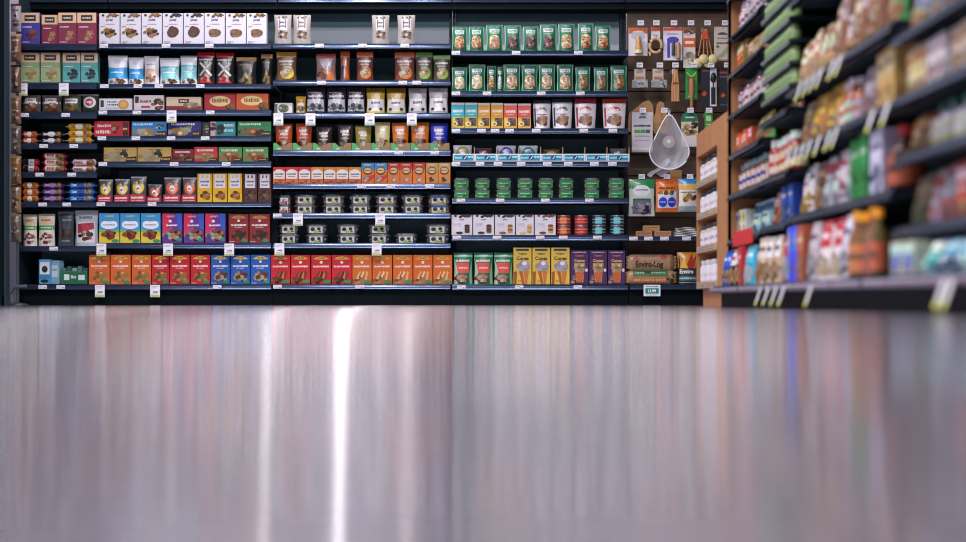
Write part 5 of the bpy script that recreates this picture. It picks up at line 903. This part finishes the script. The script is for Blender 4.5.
# ---------------------------------------------------------------- right hand run of shelving along the aisle
XF = 1.27
XB = XF-.085
def DY(px, X=XF): return X*F/(px-483.0)
def RZ(py, D): return CAMZ+(300.0-py)*D/F
S_TANE = DY(729)     # far end
B1, B2, B3 = DY(760), DY(788), DY(894)
def rbay(label, y0, y1, shelves, tags=(), sign=False):
    """y0 near, y1 far; shelves: heights of shelf tops"""
    r = bpy.data.objects.new('shelving_bay', None); C.objects.link(r); r.location = (XF, y0, 0); setp(r, label, 'shelving', 'shelving bays along the right of the aisle')
    L_ = y1-y0
    bxo('back_panel', .5, .52, .01, L_-.01, .02, 2.15, M_BACK, r)
    for s in (.0, L_-.02): bxo('upright', .47, .5, s, s+.02, 0, 2.15, M_NAVY, r)
    for z in shelves:
        ins = 0 if z < .2 else .0
        ins = -.085 if z < .2 else 0; rh = .022 if z > .9 and len(shelves) > 9 else .036
        d = bxo('shelf', .012+ins, .47, .004, L_-.004, z-(.022 if rh > .03 else .01), z, M_NAVY, r)
        if rh > .03: ra = link('price_rail', rail_mesh(L_-.008, rh), d, (.008+ins, L_/2, z-rh/2), -PI/2)
        else: bxo('price_rail', .006, .0118, .004, L_-.004, z-rh, z, M_STEEL, d)
        if rh < .03:
            q = MB(); [q.box(.0036, .0046, L_*(k+.25)/11, L_*(k+.7)/11, z-rh*.78, z-rh*.4, '#a9b2b6') for k in range(11)]; q.box(.0044, .0058, .01, L_-.01, z-rh*.9, z-rh*.1, '#1c2a34'); link('label_strip', q.mesh('label_strip', 'card'), d)
        if ins:
            q = MB(); q.box(-.0255+.008+ins, -.0243+.008+ins, .01, L_-.01, z-.031, z-.008, '#6c6a80')
            art(q, lambda u, v, o: (-.0255+.008+ins-o, L_-.012-u*(L_-.024), z-.031+v*.023), L_, .023, [('l', .01, .99, .6, .6, '#a8a4b4'), ('l', .02, .98, .4, .3, '#8a5c6a')], seed=int(y0*9))
            link('label_strip', q.mesh('label_strip', 'card'), d)
        if sign and abs(z-.35) < .01:
            q = MB(); q.box(-.028, -.022, .05, .52, z-.05, z+.022, '#c8202a'); link('red_sign', q.mesh('red_sign', 'card'), d)
        for ty, tz in tags:
            if abs(tz-z) < .01 and y0 < ty < y1:
                link('hanging_price_tag', TAG_LONG, d, (.004+ins, ty-y0, z-.03), -PI/2)
    bxo('kick_plate', -.04, -.02, 0, L_, 0, shelves[0]-.024, M_KICK, r)
b = MB(); b.add([(-.017, -.03, .012), (.017, -.03, .012), (.017, -.055, -.062), (-.017, -.055, -.062)], [(0, 1, 2, 3)], '#d0d0d2'); b.add([(-.017, -.0285, .012), (.017, -.0285, .012), (.017, -.0535, -.062), (-.017, -.0535, -.062)], [(3, 2, 1, 0)], '#b8b8bc')
b.add([(-.017, -.0558, -.062), (.017, -.0558, -.062), (.017, -.0505, -.045), (-.017, -.0505, -.045)], [(0, 1, 2, 3)], '#c2c860'); b.box(-.017, .017, -.031, -.014, .008, .012, '#c0c0c4')
TAG_LONG = b.mesh('hanging_price_tag', 'card')
TAGS = []
for px in (767, 775, 783, 791, 819): TAGS.append((DY(px, XB), .106))
for px in (797, 804, 811, 818, 827, 838, 845, 882): TAGS.append((DY(px), .66))
for px in (808, 815, 822, 829, 842, 849): TAGS.append((DY(px), .905))
for px in (897,): TAGS.append((DY(px), .66))
for px in (955, 963): TAGS.append((DY(px, XB), .106))
ZS1 = [.106, .35, .58, .785, .99, 1.2, 1.39, 1.6]
ZS2 = [.106, .37, .585, .845]+[.94+.093*i for i in range(9)]
ZS3 = [.106, .384, .66, .905, 1.27, 1.55]
ZS4 = [.106, .26, .477, .66, .85, 1.1, 1.35]
rbay('farthest bay of the right run, with jars and small packs', B1, S_TANE, ZS1, TAGS, True)
rbay('narrow right hand bay packed with rows of small green jars', B2, B1-.002, ZS2, TAGS)
rbay('middle right hand bay with orange, yellow and white packs', B3, B2-.002, ZS3, TAGS)
rbay('nearest right hand bay, most blurred, with tan and blue packs', 2.6, B3-.002, ZS4, TAGS)
TP = bpy.data.objects.new('shelving_end_panel', None); C.objects.link(TP); TP.location = (XF, S_TANE+.002, 0); setp(TP, 'tall tan end panel closing the far end of the right run', 'shelving')
bxo('panel', .0, .52, 0, .025, .0, 2.2, M_TAN, TP); bxo('edge_strip', 0, .012, .0, .03, 0, 2.2, M_TAN, TP)
# low tan spice rack
RK0, RK1 = DY(728.5)+.04, DY(696.5)
RL = RK1-RK0; rk = bpy.data.objects.new('spice_rack', None); C.objects.link(rk); rk.location = (XF, RK0, 0)
setp(rk, 'low tan laminate spice rack with four shelves of white jars', 'rack')
op0 = DY(717)-RK0   # opening from here to the far end
RT = RZ(135, RK1)
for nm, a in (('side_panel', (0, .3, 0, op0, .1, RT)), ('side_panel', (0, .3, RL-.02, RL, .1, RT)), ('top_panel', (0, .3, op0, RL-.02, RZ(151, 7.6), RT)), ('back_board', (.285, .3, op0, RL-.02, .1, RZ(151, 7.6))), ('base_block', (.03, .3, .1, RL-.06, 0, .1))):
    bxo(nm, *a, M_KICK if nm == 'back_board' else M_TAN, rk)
RSH = [.132, .340, .535, .725]
for z in RSH:
    d = bxo('shelf', .0, .285, op0, RL-.02, z-.03, z, M_TAN, rk)
    q = MB(); q.box(-.004, 0, op0+.01, RL-.03, z-.028, z+.008, '#b9a68e')
    art(q, lambda u, v, o: (-.004-o, RL-.03-u*(RL-.04-op0), z-.028+v*.036), .6, .036, [('l', .03, .97, .5, .6, '#8a6a54'), ('l', .05, .95, .5, .2, '#e0d4c8')], seed=int(z*100))
    link('label_strip', q.mesh('label_strip', 'card'), d)
def jar_parts(w_, h_, body, cap, label, bar='#444'):
    r = w_/2; b = MB(); b.lathe([(r*.9, 0), (r, .004), (r, h_*.7), (r*.72, h_*.8)], 14, body)
    l = MB(); l.grid(lambda u, v: (math.sin((u-.5)*5)*(r+.0006), -math.cos((u-.5)*5)*(r+.0006), h_*(.12+.5*v)), 12, 1, label)
    l.grid(lambda u, v: (math.sin((u-.5)*1.6)*(r+.0012), -math.cos((u-.5)*1.6)*(r+.0012), h_*(.3+.12*v)), 6, 1, bar)
    c = MB(); c.lathe([(r*.78, h_*.8), (r*.8, h_*.81), (r*.8, h_), (r*.74, h_)], 14, cap)
    return [('jar_body', b.mesh('jar_body', 'film'), [('paper_label', l.mesh('jar_label', 'card'))]), ('cap', c.mesh('jar_cap', 'plain'), [])]
def rplace(parts, name, x, y, z, rz=0, sc=1): return instance(name, parts, (x, y, z+.0005), (0, 0, -PI/2+rz), (1, 1, sc))
lvl = ['lowest', 'second', 'third', 'top']
for si, z in enumerate(RSH):
    P = jar_parts(.066, .135, ['#d8d4dc', '#c8b8a8', '#d0ccd4', '#c0b0a4'][si], ['#c8c8d0', '#3a3c44', '#2c2e36', '#2c2e36'][si], '#dcdae2', ['#c8c4d0', '#a89ab0', '#c8b0ba', '#b8a4b4'][si])
    nn = int((RL-.04-op0)/.096)
    for k in range(nn):
        o = rplace(P, 'spice_jar', XF+.045+.005*(k % 2), RK1-.07-k*.096, z)
        setp(o, 'white labelled spice jar, '+ordinal(k, nn)+' on the '+lvl[si]+' shelf of tan rack', 'jar', 'jars on the '+lvl[si]+' rack shelf')

# goods along the right run: each entry (bay shelf z, kind, desc, colours, photo x from, to, count, height, width factor)
def rbox(w_, h_, d, base, items, seed=1): return [('box', box_design(w_, h_, d, base, items, None, seed).mesh('right_box', 'card'), [])]
def rbag(w_, h_, d, base, items, seal, seed=1, kind='stand'):
    b, s = pouch_design(w_, h_, d, base, items, kind, seal, .09, None, seed)
    return [('bag_body', b.mesh('bag_body', 'film'), []), ('top_seal', s.mesh('top_seal', 'film'), [])]
def rbottle(w_, h_, body, cap, label):
    r = w_/2; b = MB(); b.lathe([(r*.9, 0), (r, .005), (r, h_*.6), (r*.45, h_*.76), (r*.4, h_*.88)], 16, body)
    l = MB(); l.grid(lambda u, v: (math.sin((u-.5)*4.4)*(r+.0006), -math.cos((u-.5)*4.4)*(r+.0006), h_*(.1+.42*v)), 12, 1, label)
    l.grid(lambda u, v: (math.sin((u-.5)*1.8)*(r+.0014), -math.cos((u-.5)*1.8)*(r+.0014), h_*(.28+.1*v)), 6, 1, body)
    c = MB(); c.lathe([(r*.5, h_*.86), (r*.5, h_)], 14, cap)
    return [('bottle_body', b.mesh('bottle_body', 'film'), [('paper_label', l.mesh('bottle_label', 'card'))]), ('cap', c.mesh('bottle_cap', 'plain'), [])]
def gen_items(lab, acc, foods=TANS, var=0):
    if var > .66: return [('r', 0, .66, 1, .86, acc), ('r', .1, .3, .9, .64, lab), ('l', .18, .82, .52, .1, acc), ('e', .5, .2, .32, .12, foods[0]), ('x', .5, .2, .3, .1, foods, 8, .09)]
    if var > .33: return [('r', 0, 0, 1, .4, foods[0]), ('e', .5, .62, .36, .18, lab), ('l', .24, .76, .64, .1, acc), ('x', .5, .22, .36, .14, foods, 12, .1), ('r', 0, .88, 1, .94, acc)]
    return [('r', .08, .55, .92, .9, lab), ('l', .15, .85, .74, .12, acc), ('x', .5, .28, .36, .18, foods, 12, .1)]
XP = XF+.03
def rrun(z, kind, name, cat, desc, place, base, lab, acc, px0, px1, n, h, seal=None, foods=TANS, rows=1, dep=.09, seed=1, hvar=.03, wd=.94):
    XQ = XP-.085 if z < .2 else XP
    y1, y0 = min(DY(px0, XQ), S_TANE-.03), DY(px1, XQ); ym = (y0+y1)/2
    zs, lo_, hi_ = (ZS1, B1, 99) if ym > B1 else (ZS2, B2, B1) if ym > B2 else (ZS3, B3, B2) if ym > B3 else (ZS4, -9, B3)
    y1 = min(y1, hi_-.012); y0 = max(y0, lo_+.012); L_ = y1-y0; w_ = L_/n*wd
    up = [q for q in zs if q > z+.03]
    if up: h = min(h, (up[0]-z-.052)/(1+hvar))
    Ps = []; rv = random.Random(seed*31+int(px0))
    for q in range(min(n, 3)):
        def tw(c): 
            r_ = [int(c.lstrip('#')[i:i+2] if len(c) > 4 else c[1+i//2]*2, 16) for i in (0, 2, 4)]; k_ = rv.uniform(.78, 1.12) if q else 1
            return '#%02x%02x%02x' % tuple(max(0, min(255, int(v*k_+(rv.uniform(-22, 22) if q else 0)))) for v in r_)
        it = gen_items(tw(lab), tw(acc), [tw(f) for f in foods], rv.random() if q else 0)
        if kind == 'box': P = rbox(w_, h, dep, tw(base), it, seed+q)
        elif kind == 'bag': P = rbag(w_, h, dep, tw(base), it, tw(seal or lab), seed+q)
        elif kind == 'jar': w_ = min(w_, .11); dep = w_; P = jar_parts(w_, h, tw(base), tw(seal or '#333333'), tw(lab), tw(acc))
        else: w_ = min(w_, .12); dep = w_; P = rbottle(w_, h, tw(base), tw(seal or '#dddddd'), tw(lab))
        Ps.append(P)
    rn = random.Random(int(px0*3+z*100))
    for k in range(n):
        y = y1-L_*(k+.5)/n
        hs = 1+rn.uniform(-hvar, hvar)
        o = rplace(Ps[rn.randrange(len(Ps))], name, XQ+dep/2+rn.uniform(0, .012), y, z, rn.uniform(-.03, .03) if kind != 'box' else 0, hs)
        lbl = desc+((', '+('nearest' if (k == n-1 and n > 1) else 'farthest' if k == 0 else NTH[k+1]+' from far end')+' ') if n > 1 else ' ')+place
        setp(o, lbl, cat, (desc+' '+place) if n > 1 else None)
FAR = 'in farthest right bay'; MID = 'in middle right bay'; NEA = 'in nearest right bay'; NAR = 'in narrow right bay'
z = ZS1[0]
rb0 = 'on base shelf, right run'
rrun(z, 'bag', 'chip_bag', 'bag', 'deep blue bag', rb0, '#1c3f9a', '#2a5ac8', '#c8d8f0', 718, 725, 2, .25, dep=.08, seal='#1c3f9a')
rrun(z, 'bag', 'snack_bag', 'bag', 'black, white and red bag', rb0, '#1c2028', '#d8d4d8', '#b0283a', 725.5, 735, 2, .235)
rrun(z, 'box', 'snack_box', 'box', 'narrow red box', rb0, '#b8202c', '#c83038', '#f0d0d0', 735.5, 739, 1, .25)
rrun(z, 'bag', 'flour_bag', 'bag', 'aqua and white bag', rb0, '#2a98b8', '#4ab8d0', '#e8f4f8', 739.5, 748, 1, .25, foods=['#e8ecf0', '#c8dce4'])
rrun(z, 'bag', 'grain_bag', 'bag', 'cream speckled grain bag', rb0, '#c8b8a8', '#ddd0c4', '#6a5a54', 748.5, 758, 1, .26)
Z2 = ZS2[0]
rrun(Z2, 'bag', 'grain_bag', 'bag', 'white over brown grain bag', rb0, '#b49a7c', '#dcd8d8', '#556', 758.5, 772, 2, .245, foods=['#8a6a4a', '#c8a880'])
rrun(Z2-0, 'bag', 'flour_bag', 'bag', 'tall red bag with pale label', rb0, '#b01c28', '#c02830', '#e8d8e0', 772.5, 787, 1, .265, foods=['#d8dce8', '#c8ccd8', '#b8c0d0'])
z = ZS3[0]
rrun(z, 'box', 'cereal_box', 'box', 'blue and violet box', rb0, '#3a5ab8', '#5a9ad8', '#e8ecf8', 787.5, 794, 2, .265, foods=['#c8c0e8', '#8a7ac8'])
rrun(z, 'box', 'cereal_box', 'box', 'brown and orange box', rb0, '#9a4a2c', '#b86a3c', '#e8d0b0', 794.5, 801, 1, .275)
rrun(z, 'bag', 'granola_bag', 'bag', 'grey lilac bag with small print', rb0, '#a8a0a8', '#bcb4bc', '#55505a', 801.5, 810, 1, .27, foods=['#8a848c', '#c8c4c8'])
rrun(z, 'bag', 'snack_bag', 'bag', 'white bag with red top and cream ring', rb0, '#dcd0d0', '#b8283c', '#f0e8e8', 811, 834, 2, .265, seal='#c03040', foods=['#e8cca0', '#f0e0c0', '#2c2a2c'], seed=4)
rrun(z, 'bag', 'snack_bag', 'bag', 'silver white bag', rb0, '#b8b8c8', '#d0d0dc', '#334a7a', 835, 843, 1, .25, foods=['#2a3a6a', '#c8c8d4'])
rrun(z, 'bottle', 'juice_bottle', 'bottle', 'amber bottle with orange label', rb0, '#7a5034', '#c07a44', '#c89a4a', 844, 871, 5, .275, seal='#e8a02c')
z = ZS4[0]
rrun(z, 'box', 'tissue_box', 'box', 'white and blue low box', rb0, '#c8ccd4', '#2a5ab0', '#e8ecf8', 888, 912, 2, .12, foods=['#dfe4f0', '#1c4aa8'], dep=.12)
rrun(z, 'bag', 'wipe_pack', 'bag', 'low teal and blue pack', rb0, '#2c7ca4', '#4aa4c4', '#dff0f6', 914, 970, 4, .1, foods=['#c8e0ec', '#1c4a80'], dep=.14, seal='#1c4a7a')
rrun(z, 'bag', 'wipe_pack', 'bag', 'low navy pack', rb0, '#1c3c6c', '#2c5c9c', '#c8dcf0', 972, 1010, 2, .1, dep=.12)
# second level
a = 'on second shelf '
rrun(ZS1[1], 'box', 'snack_box', 'box', 'white and yellow carton', a+FAR, '#d8d4cc', '#d8b83a', '#334a8a', 734, 744, 3, .14)
rrun(ZS1[1], 'bag', 'flour_bag', 'bag', 'light blue and white bag', a+FAR, '#8ac0dc', '#c8e0ec', '#2a6aa0', 745, 763, 2, .165, foods=['#e8f0f4', '#5aa8d0'])
rrun(ZS2[1], 'bag', 'snack_bag', 'bag', 'red and brown bag', a+NAR, '#8a2c24', '#c89a8a', '#e8d8d0', 765, 779, 2, .18)
rrun(ZS2[1], 'box', 'snack_box', 'box', 'cobalt blue box', a+NAR, '#1c4ab0', '#2a62d0', '#d8e4f8', 780, 791, 2, .19, foods=['#c8d4f0', '#1c3a90'])
rrun(ZS3[1], 'bag', 'snack_bag', 'bag', 'white bag with yellow base', a+MID, '#dcd8d4', '#e4e0e0', '#2a3a6a', 793, 806, 2, .2, foods=['#d8a02c', '#e8bc4a'])
rrun(ZS3[1], 'bag', 'coffee_bag', 'bag', 'dark brown bag', a+MID, '#4a3024', '#6a4834', '#c8a888', 807, 818, 1, .2)
rrun(ZS3[1], 'bag', 'snack_bag', 'bag', 'white and pink bag', a+MID, '#d4c8d0', '#dccfd8', '#b03a54', 819, 848, 4, .205, foods=['#a8b0c0', '#d8d8e0', '#c87888'])
rrun(ZS3[1], 'box', 'snack_box', 'box', 'vivid green box', a+MID, '#1c8a3c', '#2aa04a', '#c8e8d0', 849, 866, 2, .245, foods=['#5ac06a', '#0f5a28'])
rrun(ZS3[1], 'box', 'snack_box', 'box', 'lilac white box', a+MID, '#c4c4dc', '#d4d4e8', '#4a4a8a', 867, 880, 1, .235, foods=['#3a4a90', '#a8a8d0'])
rrun(ZS3[1], 'bottle', 'syrup_bottle', 'bottle', 'reddish brown bottle', a+MID, '#5a2418', '#b85a3a', '#ccc', 881, 893, 1, .23, seal='#c8342c')
rrun(ZS4[1], 'bag', 'snack_bag', 'bag', 'olive brown bag', a+NEA, '#5a4a38', '#6a5a44', '#9a8a6a', 897, 921, 2, .15, foods=['#4a7a3c', '#6a5a44'])
rrun(ZS4[1], 'bag', 'snack_bag', 'bag', 'pale lilac and rust bag', a+NEA, '#b8a8b0', '#d8d0d8', '#a83a2c', 922, 952, 3, .17, foods=['#b85a3c', '#d8c8c8'])
rrun(ZS4[1], 'box', 'snack_box', 'box', 'dull red box', a+NEA, '#8a2c28', '#a84038', '#e0c0b8', 953, 1000, 3, .16)
# third level
a = 'on third shelf '
rrun(ZS1[2], 'jar', 'sauce_jar', 'jar', 'jar with brown and white label', a+FAR, '#7a4a34', '#dcd4d0', '#3a4a9a', 733, 762, 6, .15, seal='#c8c8d0')
rrun(ZS2[2], 'jar', 'sauce_jar', 'jar', 'red jar with pale label', a+NAR, '#9a2c20', '#d8c8c4', '#b83a2c', 765, 791, 5, .17, seal='#d8d8dc')
rrun(ZS3[2], 'bag', 'coffee_bag', 'bag', 'dark patterned bag', a+MID, '#5a4c38', '#8a7c5c', '#c8b88a', 793, 804, 1, .2)
rrun(ZS3[2], 'bag', 'chip_bag', 'bag', 'yellow bag with red spot', a+MID, '#d8a032', '#e0b44a', '#8a2c1c', 805, 834, 4, .19, foods=['#e8c890', '#c8502c', '#f0e0b0'])
rrun(ZS3[2], 'bottle', 'sauce_bottle', 'bottle', 'white capped orange bottle', a+MID, '#b85028', '#dcd4d0', '#ccc', 835, 853, 3, .17, seal='#e4e4ea')
rrun(ZS3[2], 'bag', 'snack_bag', 'bag', 'mauve and white bag', a+MID, '#a898a8', '#c8bcc8', '#6a3a5a', 854, 874, 2, .2, foods=['#c8a878', '#b08a94'])
rrun(ZS3[2], 'box', 'snack_box', 'box', 'tan and cream box', a+MID, '#c8a468', '#d8d0c8', '#3a3a34', 875, 893, 2, .2)
rrun(ZS4[2], 'bag', 'coffee_bag', 'bag', 'brown and gold bag', a+NEA, '#6a4428', '#8a5c34', '#c89858', 897, 924, 2, .125, foods=['#c8904a', '#5a3418'])
rrun(ZS4[2], 'bottle', 'milk_bottle', 'bottle', 'white bottle with green and tan label', a+NEA, '#c8ccd8', '#b8c0a4', '#ccc', 925, 972, 4, .15, seal='#2a7a5a')
# fourth level and up
a = 'on fourth shelf '
rrun(ZS1[3], 'box', 'snack_box', 'box', 'small orange and white pack', a+FAR, '#d8642c', '#dcd8d4', '#c83a2c', 733, 750, 4, .1, foods=['#e8c8a0', '#c84a2c'])
rrun(ZS1[3], 'bag', 'snack_bag', 'bag', 'small green and yellow pack', a+FAR, '#4a9a3c', '#d8c83a', '#e8f0d8', 751, 763, 2, .135)
rrun(ZS2[3], 'bag', 'snack_bag', 'bag', 'small red and tan pack', a+NAR, '#a84a34', '#d8b898', '#c83a2c', 765, 791, 4, .068, hvar=0)
rrun(ZS3[3], 'bag', 'grain_bag', 'bag', 'tan and orange paper bag', a+MID, '#a87c58', '#dcccb4', '#a0603c', 791, 826, 7, .2, seal='#d8b890', foods=['#d8b890', '#a8683c', '#e0c8a8'], hvar=.1)
rrun(ZS3[3], 'bag', 'grain_bag', 'bag', 'tall tan bag with brown base', a+MID, '#8a6040', '#d8c8ac', '#7a4a30', 827, 875, 7, .27, seal='#dcc49c', foods=['#d0a878', '#8a5430', '#e0ccb0'], hvar=.1)
rrun(ZS3[3], 'bag', 'snack_bag', 'bag', 'green edged bag', a+MID, '#3a8a44', '#c8d4c0', '#2a6a34', 877, 893, 1, .2)
rrun(ZS4[3], 'box', 'cracker_box', 'box', 'cream and tan carton', a+NEA, '#cdb48c', '#dcc8a8', '#c88a4a', 897, 925, 4, .135)
rrun(ZS4[3], 'box', 'cracker_box', 'box', 'white carton with red emblem', a+NEA, '#d0cad2', '#dcd8dc', '#a83044', 926, 946, 2, .145, foods=['#b03a4a', '#d8ccd0'])
rrun(ZS4[3], 'box', 'cracker_box', 'box', 'pale carton with amber panel', a+NEA, '#c8c0bc', '#d8b890', '#8a4a2c', 947, 985, 3, .15)
a = 'on fifth shelf '
rrun(ZS1[4], 'jar', 'sauce_jar', 'jar', 'slim rose and white jar', a+FAR, '#9a4a54', '#dcd4dc', '#8a2c44', 732, 762, 7, .14, seal='#3a3a44')
rrun(ZS3[4], 'bottle', 'oil_bottle', 'bottle', 'green and white bottle', a+MID, '#3a8a4c', '#d8d8dc', '#ccc', 858, 872, 2, .2, seal='#c0304a')
rrun(ZS3[4], 'bag', 'snack_bag', 'bag', 'orange cream bag', a+MID, '#d8a070', '#e0c8a8', '#a84a24', 790, 856, 7, .2)
rrun(ZS3[4], 'bag', 'snack_bag', 'bag', 'crimson bag', a+MID, '#a82438', '#b83a4c', '#e8c8d0', 873, 893, 2, .2)
rrun(ZS4[4], 'bag', 'snack_bag', 'bag', 'dusky mauve bag', a+NEA, '#6a6478', '#8a8498', '#c8c4d0', 897, 960, 5, .17)
rrun(ZS1[5], 'box', 'spice_box', 'box', 'red, green and yellow carton', 'on sixth shelf '+FAR, '#8a9a3c', '#c83a30', '#e8e0a0', 732, 746, 4, .13, foods=['#d8b83a', '#3a7a34', '#c8402c'])
rrun(ZS1[5], 'box', 'spice_box', 'box', 'low cream carton', 'on sixth shelf '+FAR, '#d0a880', '#e0ccb0', '#8a5a34', 747, 763, 3, .09)
rrun(ZS1[6], 'jar', 'sauce_jar', 'jar', 'pale pink and white jar', 'on seventh shelf '+FAR, '#a86a78', '#dcd4dc', '#7a2c44', 732, 762, 7, .15, seal='#c8c4cc')
# rows of small green capped jars in the narrow bay
GJ = jar_parts(.052, .066, '#56743a', '#74945a', '#86a46a', '#446030')
for si, zz in enumerate(ZS2[4:]):
    n = 10; y1, y0 = B1-.012, B2+.012
    for k in range(n):
        o = rplace(GJ, 'spice_jar', XF+.0405, y1-(y1-y0)*(k+.5)/n, zz)
        setp(o, 'little green spice jar, '+('farthest' if k == 0 else 'nearest' if k == n-1 else NTH[k+1]+' from far end')+', '+NTH[si+1]+' jar row up in narrow bay', 'jar', 'little green spice jars in the narrow right bay')
